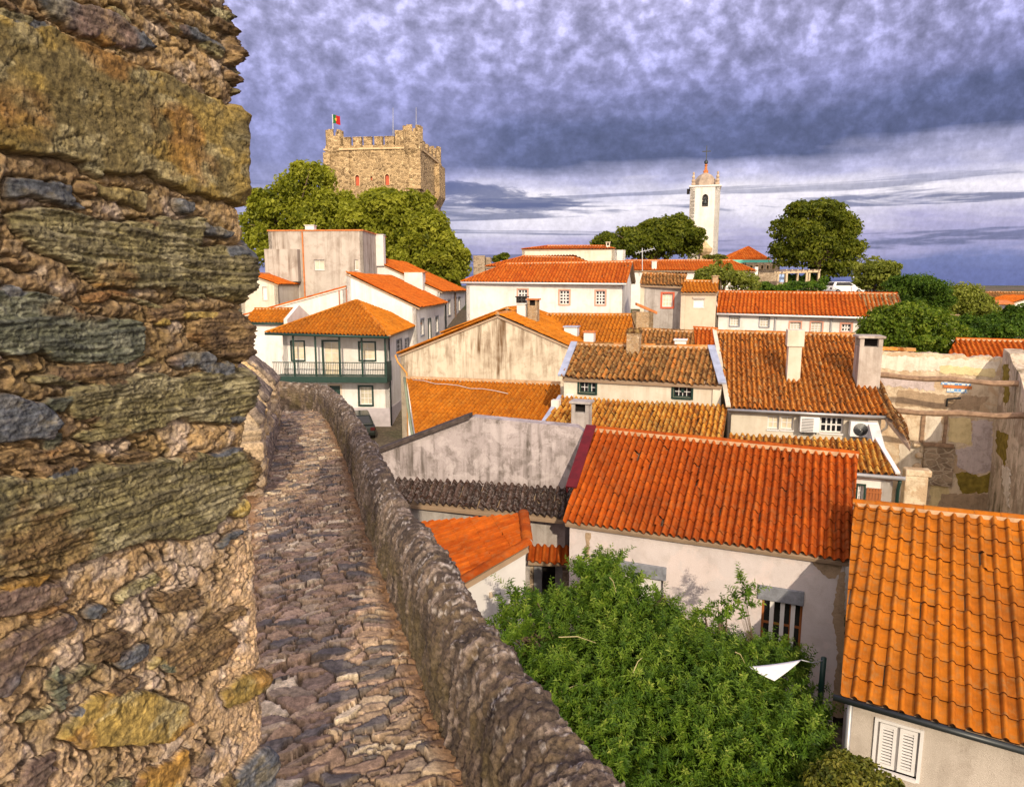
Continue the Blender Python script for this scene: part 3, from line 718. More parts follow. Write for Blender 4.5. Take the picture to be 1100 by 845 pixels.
n8 = house('tile_roofed_house', 'old house with the mottled grey plaster wall above a strip of blackened tiles', [(400, 536), (606, 557), (622, 527), (400, 512)], 17, .34, az=7, anchor=((616, 527), 19.0), shed=True, ov=.15, sov=.0, tile='t_dark', wall='greyw', pitch=.19, row=.34, segs=8, jit=.014, wob=.16, ridge=False, zg=0,
           wins=[G((573, 607, 604, 668), trim=None, pane='dark', nx=1, ny=1, sash='dark', name='door', lab='open dark doorway', rec=.3)])
w = n8.walls['front']; u0, z0, u1, z1 = w.rect(573, 607, 604, 668); m = MB(); w.lbox(m, u0 + .02, u0 + .24, z0, z1 - .02, -.3, .04); m.build('door_leaf', M['greymetal'], n8.root)
m = MB(); w.lbox(m, u1, u1 + .25, z0, z1 + .1, -.02, .03); w.lbox(m, u0 - .1, u0, z0, z1 + .1, -.02, .035); m.build('door_jamb', M['stonewall'], n8.root)
# canopy above the door
ca, cb = w.d, -w.n; e0 = w.px(568, 585); q0 = w.pt(e0[0], e0[1], 0); cup = (cb + Zv * .55).normalized()
q1 = w.pt(w.px(622, 590)[0], e0[1], 0); dn = -cup * .62
tile_roof('canopy', [q0 + dn, q1 + dn, q1, q0], M['t_red'], n8.root, .2, .7, 'c', 8, cup, .006, thick=.05)
a, b = n8.a, n8.b; A = PP(400, 488, n8.RL + b * .25, b); Bq = PP(637, 472, A, b)
w8 = Wall(A, Bq, 0, [(0, PP(400, 488, A, b).z), ((PP(508, 448, A, b) - A).dot(a), PP(508, 448, A, b).z), ((PP(621, 459, A, b) - A).dot(a), PP(621, 459, A, b).z), ((Bq - A).dot(a), Bq.z)], .5, A + b)
mb = MB(); w8.emit(mb); mb.build('gable_wall', M['grey_stain'], n8.root)
m = MB(); p0, p1 = PP(404, 487, A, b), PP(505, 449, A, b); m.box(p0 - b * .12 - Zv * .02, p1 - p0, b * .55, Zv * .14); m.build('coping', M['t_darkstone'] if 't_darkstone' in M else plain('black_coping', (.07, .055, .05), .95, .1, 0, .4, 8), n8.root, bevel=.02)

# N7 small roof next to the rampart
a7, b7 = V2(R(78)); a7p, b7p = Vector((b7.x, b7.y, 0)), None
upd = Vector((math.sin(R(76)), math.cos(R(76)), 0)); up7 = (upd + Zv * .28).normalized(); hor = Vector((math.cos(R(76)), -math.sin(R(76)), 0)); n7 = hor.cross(up7).normalized()
if n7.z < 0: n7 = -n7
C7 = P(567, 584, 14.8); p7 = lambda q: PP(q[0], q[1], C7, n7)
poly7 = [p7((562, 553)), p7((567, 584)), p7((455, 649.5)), p7((405, 604)), p7((425, 564))]
root7 = thing('tile_roofed_house', 'small white outbuilding with a plain orange roof tight against the rampart parapet', 'house', (poly7[2].x, 14.5, .3), 'tile-roofed town houses')
rf7, _ = tile_roof('roof', poly7, M['t_red'], root7, .14, .5, 'c', 6, up7, .003, thick=.12)
ridge_tiles('ridge_cap', poly7[0] + Zv * .05, poly7[1] + Zv * .05, M['t_red'], rf7, .13, .4, False)
ridge_tiles('ridge_cap', poly7[1] + Zv * .05, poly7[2] + Zv * .05, M['t_red'], rf7, .13, .42, False, n7)
mb = MB(); e = poly7[2] - poly7[1]; f1 = poly7[1] + Vector((-.05, .1, 0)); f2 = poly7[2] - e.normalized() * .1 + Vector((0, .1, 0))
Wall(f2, f1, 0, [(0, f2.z - .14), ((f2 - f1).to_2d().length, f1.z - .14)], .25, (f1.x - 1, f1.y + 3)).emit(mb)
Wall(f1, poly7[0] + Vector((-.05, 0, 0)), 0, [(0, f1.z - .14), ((f1 - poly7[0] + Vector((.05, 0, 0))).to_2d().length, poly7[0].z - .14)], .25, (f1.x - 3, f1.y + 1)).emit(mb)
for p_, q_ in ((f2, poly7[3]), (poly7[3], poly7[4]), (poly7[4], poly7[0])):
    p_, q_ = p_ + (f1 - p_) * .02, q_ + (f1 - q_) * .02; Wall(p_, q_, 0, [(0, p_.z - .14), ((q_ - p_).to_2d().length, q_.z - .14)], .2, (f1.x - 1.5, f1.y + 1)).emit(mb)
mb.build('wall', M['whitep'], root7)
w7 = Wall(f2, f1, 0, [], .25, (f1.x - 1, f1.y + 3)); u, z = w7.px(529, 637)
sp = thing('wall_spotlight', 'small grey spotlight fixed to the white outbuilding wall', 'lamp', tuple(w7.pt(u, z, .02)))
m = MB(); w7.lbox(m, u - .09, u - .03, z - .07, z + .05, .0, .05); m.build('bracket', M['beige'], sp)
m = MB(); m.tube([w7.pt(u - .04, z + .0, .06), w7.pt(u + .12, z + .05, .12)], [.05, .07], 12); m.build('lamp_housing', M['greymetal'], sp, True)

# ================================================================= balcony house
h1 = house('balcony_house', 'white house with a green wooden balcony along its front under a pyramid tile roof', [(285, 357), (418, 361), (384, 322.5), (382, 322.5)], 42.6, .36, az=3, ov=1.45, sov=.5, hipL=True, hipR=True, tile='t_mid', wall='white', pitch=.235, row=.40, segs=8, zg=.9, ridge=False, wob=.08,
           wins=[G((313.5, 367, 326.5, 386.5), trim='green', nx=2, ny=3, pane='curtain', tw=.09, sash='whitep'), G((348, 367, 364, 403.5), trim='green', nx=2, ny=3, pane='curtain', tw=.12, sash='whitep', name='door', sill=False, lab='white glazed balcony door'),
                 G((386.5, 368, 402.5, 386.5), trim='green', nx=2, ny=3, pane='curtain', tw=.1, sash='whitep'), G((386.5, 415.5, 399.5, 434.5), trim='green', nx=3, ny=3, pane='tileglass', tw=.12, sash='whitep'),
                 G((354, 414, 366, 445), trim='beige', nx=2, ny=1, pane='green', sash='green', tw=.1, name='door', sill=False, lab='dark green street door'),
                 G((426, 365, 431.5, 380), on='right', trim='slate', nx=2, ny=3, tw=.08), G((435, 364, 439, 375), on='right', trim='slate', nx=2, ny=3, tw=.08)])
fw = h1.walls['front']; bw = Wall(h1.wp((h1.EL - h1.EL).dot(h1.a) + .25, .18), h1.wp((h1.ER - h1.EL).dot(h1.a) - .35, .18), 0, [], .1, h1.cen)
zt_, zb_ = bw.px(360, 404.5)[1], bw.px(360, 411)[1]
bal = MB(); bw.lbox(bal, 0, bw.L, zb_, zt_, -1.3, .0); balo = bal.build('balcony', M['green'], h1.root, bevel=.02)
zr = bw.px(360, 389)[1]; zc = h1.EL.z - .05
rl = MB(); bw.lbox(rl, 0, bw.L, zr - .05, zr, -.07, -.0); bw.lbox(rl, 0, bw.L, zt_ + .08, zt_ + .12, -.055, -.015)
nb = 66
for i in range(nb): u = bw.L * (i + .5) / nb; bw.lbox(rl, u - .011, u + .011, zt_ + .12, zr - .05, -.046, -.024)
bw.lbox(rl, bw.L - .06, bw.L, zt_, zr, -1.3, -.0)
rl.build('railing', M['green'], balo)
for px in (314.9, 338.5, 364.4, 388.4, 413.5):
    u = bw.px(px, 380)[0]; m = MB(); bw.lbox(m, u - .055, u + .055, zt_ + .002, zc, -.14, -.08); m.build('post', M['green'], balo)
gutter(h1, 'green', .08, .02, .0)
m = MB(); pz = fw.px(400, 438)[1]; fw.lbox(m, .01, fw.L - .01, 1.0, pz, .0, .03); m.build('plinth', M['skirt'], h1.root)
rw = h1.walls['right']; m = MB(); rw.lbox(m, .0, rw.L, 1.0, pz, .0, .03); m.build('plinth', M['skirt'], h1.root)
m = MB(); cB = fw.B; m.tube([cB + Zv * (zc - .1) + fw.n * .05 + h1.a * .06, cB + Zv * 1.2 + fw.n * .05 + h1.a * .06], .05, 8); m.build('drainpipe', M['darkmetal'], h1.root, True)

# ================================================================= upper row
win34 = dict(trim='pink', nx=3, ny=4, tw=.11, bar=.085, sash='whitep')
u1 = house('long_white_house', 'long white house with three pink-framed grid windows under the big clean orange hip roof', [(495, 302.5), (673, 304), (680, 281), (545, 283)], 55, .40, az=14, hipL=True, ov=.3, sov=.35, tile='t_far', wall='white', pitch=.26, row=.5, segs=6,
           wins=[G((556.5, 311, 566.5, 326), **win34), G((601, 312, 611.5, 326.5), **win34), G((640, 312.5, 650, 327), **win34)])
g = MB(); g.tube([u1.EL - Zv * .08, u1.ER - Zv * .08], .07, 6); g.build('gutter', M['whitep'], u1.root, True)
u2 = house('tile_roofed_house', 'house whose clean orange hip roof just peeps over the long white house', [(521, 286), (645, 287), (617, 276.5), (563, 275)], 68, .30, az=8, hipL=True, hipR=True, ov=.3, tile='t_far', pitch=.3, row=.6, segs=4)
u3 = house('flat_topped_house', 'broad cream house with a low orange roof line, the farthest roof left of the church', [(560, 267.5), (661, 267), (650, 264), (588, 264)], 76, .25, az=4, hipL=True, hipR=True, ov=.1, tile='t_far', wall='cream', pitch=.3, row=.6, segs=4)
chim_px(u3, 651, 260, 655, 265.5, 'cream', 'open')
u3b = flat_block('small_white_house', 'tiny white flat-topped house right of the broad cream house', 660, 672, 268.5, 78, 5, 5, 'white', rim=None)
u4 = house('long_white_house', 'long low white house below the church tower with a straight orange roof and white chimney', [(668, 290), (813, 291), (785, 279.5), (672, 279.5)], 80, .42, az=4, hipR=True, ov=.3, tile='t_far', pitch=.3, row=.6, segs=4,
           wins=[G((712, 293, 719, 299), trim=None, nx=2, ny=2, pane='tileglass'), G((729, 293, 737, 299), trim=None, nx=2, ny=2, pane='tileglass')])
chim_px(u4, 700, 280.5, 705, 288, 'white', 'cap')
an = thing('roof_antenna', 'television antenna standing above the long low roof', 'antenna', tuple(P(690, 289, 79)))
m = MB(); p0, p1 = P(690, 291, 79), P(690, 266.5, 79); m.tube([p0, p1], .045, 6); m.build('mast', M['pole'], an)
m = MB(); q0, q1 = P(683, 272, 79), P(703, 267, 79); m.tube([q0, q1], .035, 5)
for k in range(7): q = q0 + (q1 - q0) * k / 6; m.tube([q - Vector((0, .5, .2)), q + Vector((0, .5, .2))], .022, 4)
m.build('dipole_bars', M['pole'], an)
u5 = house('small_old_house', 'narrow grey-walled house with a red-framed window under a dark brown old tile roof', [(687, 305.5), (735, 307.5), (738, 295.5), (690, 293)], 50, .42, az=10, ov=.25, tile='t_old', wall='greyw', pitch=.24, row=.42, segs=6, jit=.015, wob=.15,
           wins=[G((711.5, 315.5, 722.5, 329.5), trim='redtrim', nx=3, ny=3, tw=.13, pane='curtain', bar=.05)])
g = MB(); w = u5.walls['front']; w.lbox(g, .0, w.px(692, 320)[0], 2, u5.EL.z - .2, .0, .04); g.build('pilaster', M['cream'], u5.root)
br = flat_block('brick_annex', 'small tan brick annex with slanted tile coping below the narrow grey-walled house', 679, 702, 335, 48.6, 3, 10, 'brick', 'annex', rim=None)
m = MB(); p0, p1 = P(684, 328, 48.4), P(706, 337.5, 48.4); m.box(p0, p1 - p0, Vector((0, .6, 0)), Zv * .18); m.build('coping', M['rimtile'], br.root)
u6 = house('small_old_house', 'narrow beige house with one blank white window niche under a faded orange roof', [(731, 314), (771.5, 314), (772, 302), (735, 301.5)], 48, .42, az=8, ov=.25, tile='t_mid', wall='beige', pitch=.24, row=.42, segs=6, jit=.006,
           wins=[G((745, 322, 756.5, 330), trim=None, nx=1, ny=1, pane='whitep', sash='whitep', rec=.06)])
m = MB(); w = u6.walls['front']; u0, z0, u1_, z1 = w.rect(744, 318.8, 757.5, 321); w.lbox(m, u0, u1_, z0, z1, 0, .08); m.build('lintel', M['concrete'], u6.root)
chim_px(u6, 765, 296, 771, 303, 'brick', 'cap')
wg = dict(trim='pink', nx=3, ny=4, tw=.09, bar=.05, pane='tileglass')
wg2 = dict(trim='slate', nx=3, ny=3, tw=.06, bar=.05, pane='tileglass')
u7 = house('long_white_house', 'long white house whose straight orange roof ends in old brown tiles at the right', [(770, 336), (978, 341.5), (964, 315.5), (772, 313)], 48, .42, az=20, ov=.3, sov=.1, tile='t_far', wall='white', pitch=.26, row=.48, segs=6,
           wins=[G((784, 340, 794, 350), **wg2), G((816, 341, 826, 351), **wg2), G((848.5, 346, 860, 356), **wg), G((871, 346, 883, 358), **wg), G((904, 348, 914, 356), trim='pink', nx=3, ny=2, tw=.12, bar=.09), G((904, 358.5, 914, 366), trim='pink', nx=1, ny=1, tw=.12, pane='brownwood')],
           extra=[('t_dry', [(937, 339.5), (978, 340.5), (964, 316), (921, 316)])])
for px in (832.5, 892.5):
    g = MB(); w = u7.walls['front']; u = w.px(px, 350)[0]; g.tube([w.pt(u, u7.EL.z - .3, .06), w.pt(u, 3, .06)], .06, 6); g.build('drainpipe', M['greymetal'], u7.root)
g = MB(); g.tube([u7.EL - Zv * .08, u7.ER - Zv * .08], .07, 6); g.build('gutter', M['whitep'], u7.root, True)
u8 = house('tile_roofed_house', 'house with a broad faded orange roof carrying two white plastered box chimneys', [(556, 376), (684, 376), (678, 338), (578, 337.5)], 38, .36, az=16, ov=.2, tile='t_mid', wall='white', pitch=.22, row=.42, segs=6, jit=.008, wob=.1, zg=1)
for (x0, y0, x1, y1, cm) in ((607, 350, 621, 364, 'lead'), (628, 355.5, 638.5, 368, 'rimtile')): chim_px(u8, x0, y0, x1, y1, 'whitep', 'cap', .7, cm)
u8b = house('tile_roofed_house', 'low house with dark brown mossy roof and tiny white chimney, behind the yellow brick chimney', [(683, 376), (747, 377), (745, 356), (686, 353.5)], 36, .36, az=16, ov=.2, tile='t_old', wall='white', pitch=.22, row=.42, segs=6, jit=.014, wob=.12, zg=1)
chim_px(u8b, 725, 364, 737, 370, 'whitep', 'cap', .6)
u8c = house('tile_roofed_house', 'narrow roof of fresh orange tiles between the dark brown roof and the broad lichened roof', [(747, 376), (773, 377), (771, 353.5), (745, 352)], 35.4, .36, az=16, ov=.2, tile='t_far', wall='white', pitch=.22, row=.42, segs=6, zg=1)

# ================================================================= left group
def shed_right(name, label, Apx, Y, Tpx, D, az, tile='t_far', wall='white', wins=(), zg=None, zcut=None):
    h = House(); a, b = V2(R(az)); A = P(*Apx, Y); T = PP(*Tpx, A, b); h.a, h.b = a, b
    cen = (A + T) / 2 + b * D / 2; zgr = float(ground_z(cen.x, cen.y)) - 1 if zg is None else zg
    root = thing(name, label, 'house', (cen.x, cen.y, zgr + 1), 'tile-roofed town houses'); h.root = root
    e = A + (A - T).normalized() * .35
    h.roof, nn = tile_roof('roof', [e - b * .1, e + b * D, T + b * D, T - b * .1], M[tile], root, .25, .45, 'c', 6, T - A, .006, wob=.1)
    h.pp = lambda q: PP(q[0], q[1], A, nn); h.A, h.T = A, T
    t = .15; mb = MB(); L = (A - T).dot(a)
    W = {'front': Wall(T, A, zgr, [(0, T.z - t), (L, A.z - t)], .3, cen), 'right': Wall(A, A + b * D, zgr, [(0, A.z - t), (D, A.z - t)], .3, cen)}
    for q in wins: q = dict(q); px = q.pop('px'); w = W[q.pop('on', 'right')]; w.window(root, w.rect(*px), **q)
    for w in W.values(): w.emit(mb)
    Wall(T, T + b * D, zgr, [(0, T.z - t), (D, T.z - t)], .3, cen).emit(mb)
    Wall(T + b * D, A + b * D, zgr, [(0, T.z - t), (L, A.z - t)], .3, cen).emit(mb)
    h.wall = mb.build('wall', M[wall], root); h.W = W
    ridge_tiles('verge_tiles', e - b * .05 + Zv * .06, T - b * .05 + Zv * .06, M[tile], h.roof, .09, .5, False, nn)
    return h
wd = dict(trim='slate', nx=2, ny=4, tw=.1)
l3 = shed_right('tile_roofed_house', 'white house with bare side wall and long red roof, right behind the balcony house', (447, 328), 50, (372, 292.5), 15.5, 2, wins=[G((451.5, 343, 455.5, 360), on='right', **wd), G((460, 342.5, 463, 368), on='right', trim='green', nx=1, ny=1, pane='green', name='door', tw=.08, sill=False), G((467.5, 340, 471, 357), on='right', **wd)])
g = MB(); A = l3.W['right'].B; g.tube([A + Zv * (l3.A.z - .2) + l3.a * .1, A + Zv * 4 + l3.a * .1], .09, 6); g.build('drainpipe', M['darkmetal'], l3.root)
l4 = shed_right('tile_roofed_house', 'white house stepping up behind the bare-walled one, with long red roof and white roof chimney', (472.5, 311.5), 66, (392, 275), 17.5, 4, wins=[G((475.5, 323, 478.5, 340), **wd), G((481, 322.5, 484, 338.5), **wd), G((487.5, 320, 490.5, 335), **wd), G((492, 319.5, 494.5, 334.5), **wd)])
dm = MB(); q = l4.pp((447, 301)); dm.box(q - l4.a * 1.1 - Zv * 1.2, l4.a * 1.7, l4.b * 1.4, Zv * 1.9); dm.box(q - l4.a * 1.2 + Zv * .7, l4.a * 2.0, l4.b * 1.5, Zv * .12, 1); dm.build('dormer', [M['white'], M['rimtile']], l4.root)
g = MB(); A = l4.W['right'].pt(9, l4.A.z - .2, .1); g.tube([A, A - Zv * 7], .1, 6); g.build('drainpipe', plain('brown_pipe', (.16, .1, .07), .6), l4.root)
l1 = flat_block('rendered_house', 'tall block with dirty bare render and one square window below the castle trees', 288, 389.5, 248.5, 62, 8.5, 3, 'concrete', wins=[G((337.5, 279, 348.5, 290), trim='concrete', nx=2, ny=1, pane='tileglass', tw=.08), G((381, 279, 385, 290), trim=None, nx=1, ny=1, pane='tileglass'), G((311.5, 309, 320, 316), trim=None, nx=2, ny=1, pane='tileglass'), G((296, 309, 300.5, 320), trim=None, nx=1, ny=1, pane='dark', name='door')])
w = l1.W['front']
m = MB(); u0, z0, u1_, z1 = w.rect(288.3, 268, 323, 302.5); w.lbox(m, u0, u1_, z0, z1, .0, .75); m.build('bay', M['concrete'], l1.root)
m = MB(); u0, z0, u1_, z1 = w.rect(326, 249, 327.3, 330); w.lbox(m, u0, u1_, z0, z1, 0, .1); m.build('drainpipe', M['rimtile'], l1.root)
q = w.pt(w.px(331.5, 249)[0], l1.A.z, -.6); chimney(l1.root, q, .78, .55, .7, l1.a, l1.b, 'white', 'cap')
q = P(408.5, 280, 66.5); chimney(l1.root, q, .85, (P(408.5, 252, 66.5) - q).z, .8, l1.a, l1.b, 'white', 'cap')
l2 = gable_front('gabled_house', 'little cream gabled house at the far left, beside the rendered block', (258, 304), (268, 293.5), (298, 304.5), 57, 2, 5, 't_far', 'cream', wins=[G((282, 308, 287, 322), trim='cream', nx=1, ny=1, pane='whitep', sash='whitep', tw=.06, name='door')], verge=False)
# L5 long low shed behind the balcony house
l5 = House(); a, b = V2(R(2)); A = P(372, 310, 51); B_ = PP(262, 340.5, A, b); root5 = thing('long_shed', 'long white shed with pale sheet roof sloping left, edged by orange tile lines', 'shed', tuple((A + B_) / 2 + b - Zv * 3), 'tile-roofed town houses')
mb = MB(); L = (A - B_).dot(a); D5 = 3.2; zgr = 3.
Wall(B_, A, zgr, [(0, B_.z), (L, A.z)], .3, A + b).emit(mb); Wall(B_ + b * D5, A + b * D5, zgr, [(0, B_.z), (L, A.z)], .3, A).emit(mb); Wall(A, A + b * D5, zgr, [(0, A.z), (D5, A.z)], .3, B_).emit(mb); Wall(B_, B_ + b * D5, zgr, [(0, B_.z), (D5, B_.z)], .3, A).emit(mb)
mb.build('wall', M['white'], root5)
m = MB(); e = A - B_; m.prism([B_ + Zv * .02 - b * .1, A + Zv * .02 - b * .1, A + Zv * .02 + b * (D5 + .1), B_ + Zv * .02 + b * (D5 + .1)], Zv * .1); r5 = m.build('roof', plain('pale_sheet_roof', (.62, .55, .48), .8, .2, 0, .2), root5)
for q in (0, D5): ridge_tiles('verge_tiles', B_ + b * q + Zv * .14, A + b * q + Zv * .14, M['t_far'], r5, .13, .5, False)
for px in (364, 372):
    g = MB(); q = PP(px, 310, A - b * .06, b); g.tube([q, q - Zv * 4], .045, 6); g.build('drainpipe', plain('red_pipe', (.4, .16, .1), .6), root5)
l6 = house('tile_roofed_house', 'tiny white house with a short orange roof and white parapet gable beside the balcony house', [(262, 346), (304, 346.5), (317, 331.5), (274, 331.5)], 47, .42, az=6, ov=.25, sov=.1, tile='t_mid', wall='white', pitch=.24, row=.42, segs=6, zg=1)
g = MB(); g.tube([l6.EL - Zv * .08, l6.ER - Zv * .08], .08, 6); g.build('gutter', M['green'], l6.root, True)
m = MB(); q = [l6.ER + l6.a * .05, l6.RR + l6.a * .05, 2 * l6.RR - l6.ER + l6.a * .05 - Zv * 2 * (l6.RR.z - l6.ER.z)]
m.prism([q[0] - Zv * 2, q[0] + Zv * .22, q[1] + Zv * .25, q[2] + Zv * .22, q[2] - Zv * 2], l6.a * .25); m.build('parapet', M['white'], l6.root)

# ================================================================= right group
r2 = house('tile_roofed_house', 'house showing only its fresh orange roof behind the ruin at the right edge', [(1012, 392), (1140, 396), (1130, 367), (1027, 364)], 36, .40, az=22, ov=.2, tile='t_far', pitch=.24, row=.42, segs=8, zg=1)
r3 = flat_block('small_white_house', 'white house corner with a brick chimney buried in the bushes at the right', 1012, 1027.5, 346, 56, 4, 20, 'whitep', rim='brick', thick=.08, zg=3)
q = r3.A + r3.a * .5 + r3.b * .5; chimney(r3.root, q + r3.a * .35, .6, .62, .6, r3.a, r3.b, 'brick', 'open', 'chimney')
r4 = house('tile_roofed_house', 'distant white house with a low brown roof at the right horizon', [(1056, 321.5), (1120, 323), (1116, 314), (1058, 313.5)], 85, .3, az=15, ov=.3, tile='t_old', pitch=.3, row=.6, segs=4)
r5h = gable_front('gabled_house', 'distant white house with an orange verge and small porch at the right edge', (1084, 325.5), (1112, 317.5), (1140, 326), 74, 10, 6, 't_far', 'white')
m = MB(); q = P(1072, 327, 73.5); m.box(q, Vector((1.6, -.2, .0)), Vector((0, 1.2, .3)), Zv * .14); m.build('porch_roof', M['rimtile'], r5h.root)
m = MB()
for dx in (.1, 1.4): m.box(q + Vector((dx, .05, -2.2)), Vector((.12, 0, 0)), Vector((0, .12, 0)), Zv * 2.2)
m.build('porch_post', M['whitep'], r5h.root)
# ruin
A = P(936, 376, 28.4); Bp = P(1077, 384, 26.6); Cp = P(1150, 420, 19.5)
ruin = thing('ruined_house', 'roofless ruined house with peeling plaster walls and two old beams spanning it', 'ruin', tuple((A + Bp) / 2 * 1 - Zv * 7))
rw_ = Wall(A, Bp, -.2, [(0, A.z)] + [((Bp - A).to_2d().length * k / 36, A.z + (Bp.z - A.z) * k / 36 + .02 * math.sin(k * 2.7) + .025 * math.sin(k * 7.1) - (.08 if k in (27, 28, 34) else 0)) for k in range(1, 36)] + [((Bp - A).to_2d().length, Bp.z)], .5, (20, 40)); mb = MB()
mb2 = MB(); rw_.emit(mb2); mb2.build('back_wall', M['ruin'], ruin)
zC = 6.1; Ls = (Cp - Bp).to_2d().length
sw_ = Wall(Bp, Cp, -.2, [(0, Bp.z + .35), (Ls * .12, Bp.z + .25), (Ls * .2, Bp.z - .1), (Ls * .33, Bp.z - .35), (Ls * .5, zC), (Ls, zC - .4)], .6, (25, 24)); mb2 = MB(); sw_.emit(mb2); mb2.build('side_wall', M['mossy'], ruin)
ridge_tiles('coping_tiles', rw_.pt(.1, A.z + .03, -.2), rw_.pt(rw_.L * .35, A.z + .02, -.2), M['t_lichen'], ruin, .16, .3, False)
for (pl, pr, dY) in (((930, 402.5, 26.7), (1118, 414, 24.0), 0), ((948, 441.5, 25.6), (1118, 447.5, 23.0), 0)):
    m = MB(); p0, p1 = P(*pl), P(*pr); pts = [p0 + (p1 - p0) * k / 8 + Vector((.01 * math.sin(k * 3), .0, .035 * math.sin(k * 1.9))) for k in range(9)]
    m.tube(pts, [.105 + .014 * math.sin(k * 2.1) for k in range(9)], 7); m.build('beam', M['oldwood'], ruin)
def panel(px, o0, o1, mat, nm, jag=0):
    m = MB(); u0, z0, u1, z1 = rw_.rect(*px); rw_.lbox(m, u0, u1, z0, z1, o0, o1); return m.build(nm, M[mat], ruin)
panel((991, 478, 1024, 521), .0, .10, 'stonewall', 'blocked_doorway'); panel((989, 446, 993, 475), 0, .08, 'oldwood', 'timber_post'); panel((1013.5, 446, 1017, 478), 0, .08, 'oldwood', 'timber_post')
panel((991, 475.5, 1024, 479), .02, .16, 'oldwood', 'timber_lintel')
ru = MB(); rr = random.Random(4)
for (x, y, s_) in [(985, 500, .3), (990, 512, .35), (983, 523, .3), (988, 533, .4), (981, 543, .4), (992, 545, .4), (987, 488, .25), (984, 476, .25), (986, 555, .5)]:
    ru = MB(); u, z = rw_.px(x, y); c = rw_.pt(u, z, .15); ru.lathe(c - Zv * s_ * .5, [(s_ * .4, 0), (s_ * .62, s_ * .3), (s_ * .55, s_ * .7), (s_ * .25, s_ * .95)], 7); ru.build('broken_stone', M['ruin'], ruin)
az_ = NT('blue_glazed_tile'); v = az_.n('ShaderNodeTexChecker'); v.inputs['Scale'].default_value = 9; az_.l(az_.pos(), v.inputs['Vector'])
az_.col(az_.mix(v.outputs['Fac'], (.62, .64, .62), (.16, .33, .60))); az_.b.inputs['Roughness'].default_value = .25; M['azul'] = az_.mat
for px in ((1011, 409.5, 1043, 413.5), (1017, 417.5, 1039, 421.5)): panel(px, .0, .03, 'azul', 'glazed_tile_strip')
panel((1013, 414, 1044, 417), 0, .04, 'rimtile', 'tile_shelf')
m = MB(); u, z = rw_.px(1016.5, 436); m.tube([rw_.pt(u, z, .05), rw_.pt(u, z + .3, .1), rw_.pt(u + .4, z + .4, .35)], .04, 6); m.build('iron_bracket', M['darkmetal'], ruin)
m = MB(); q = P(973, 508, 24.2); m.box(q - Zv * 5, n5.a * .75, n5.b * .5, Zv * 4.9); m.box(q - Zv * .12, n5.a * .85, n5.b * .5, Zv * .25); m.build('pilaster', M['ruin'], ruin, bevel=.05)

M['moss'] = plain('olive_moss', (.20, .15, .03), .95, .1, 0, .45, 5); M['lilac'] = plaster('lilac_plaster', (.52, .44, .43), (.16, .12, .09), .8, .4, 2.2, .02, 20)
M['yellowp'] = plaster('yellow_plaster', (.68, .56, .31), (.35, .25, .12), .6, .4, 2.0, .02, 20); M['palep'] = plaster('pale_plaster', (.68, .61, .51), (.3, .22, .14), .6, .4, 2.0, .02, 20); M['brownp'] = plaster('bare_brown_render', (.40, .29, .19), (.18, .13, .08), .8, .5, 2.4, .03, 18)
prs = random.Random(77)
def patch(w, pts, mat, th, nm='plaster_patch', par=None):
    q = []
    K = len(pts)
    for i in range(K):
        (x0, y0), (x1, y1) = pts[i], pts[(i + 1) % K]; n = max(1, int(math.hypot(x1 - x0, y1 - y0) / 2.5))
        for k in range(n): t = k / n; q.append((x0 + (x1 - x0) * t + prs.uniform(-1.3, 1.3), y0 + (y1 - y0) * t + prs.uniform(-1.3, 1.3)))
    v = [w.px(*p) for p in q]; tri = tessellate_polygon([[Vector((u, z, 0)) for u, z in v]]); m = MB(); N = len(v)
    m.v = [tuple(w.pt(u, z, th)) for u, z in v] + [tuple(w.pt(u, z, -.01)) for u, z in v]
    for t in tri:
        p = [Vector(m.v[i]) for i in t]; t = list(t) if (p[1] - p[0]).cross(p[2] - p[0]).dot(w.n) > 0 else list(reversed(t)); m.f.append(t); m.m.append(0)
    for i in range(N): j = (i + 1) % N; m.f.append([i, j, N + j, N + i]); m.m.append(0)
    return m.build(nm, M[mat], par or ruin)
patch(rw_, [(944, 381), (1074, 388), (1071, 399), (1008, 398), (975, 399), (944, 395)], 'palep', .012)
patch(rw_, [(1009, 392), (1070, 396), (1068, 406), (1010, 400)], 'yellowp', .018)
patch(rw_, [(946, 403), (1004, 410), (1003, 420), (972, 416), (946, 413)], 'lilac', .01)
patch(rw_, [(966, 418), (1010, 424), (1062, 426), (1050, 440), (962, 436)], 'brownp', .014)
patch(rw_, [(994, 446), (1012, 447), (1012, 474), (994, 474)], 'palep', .01); patch(rw_, [(1019, 448), (1043, 450), (1043, 478), (1019, 474)], 'yellowp', .012)
patch(rw_, [(1044, 452), (1066, 452), (1065, 506), (1046, 510), (1028, 500), (1027, 482), (1044, 480)], 'lilac', .013)
patch(rw_, [(1027, 508), (1039, 507), (1053, 512), (1064, 507), (1065, 528), (1033, 530)], 'moss', .02, 'moss_patch'); patch(rw_, [(1000, 518), (1018, 520), (1021, 545), (998, 548)], 'yellowp', .012); patch(rw_, [(1012, 530), (1066, 531), (1070, 560), (1000, 560)], 'brownp', .016)
patch(rw_, [(966, 478), (986, 474), (990, 500), (983, 520), (992, 545), (978, 552), (966, 540)], 'palep', .02)
patch(sw_, [(1078, 392), (1084, 390), (1084, 430), (1079, 436)], 'moss', .012, 'moss_patch'); patch(sw_, [(1070, 462), (1083, 466), (1080, 500), (1071, 486)], 'moss', .012, 'moss_patch'); patch(sw_, [(1076, 500), (1086, 505), (1084, 545), (1079, 530)], 'palep', .03)

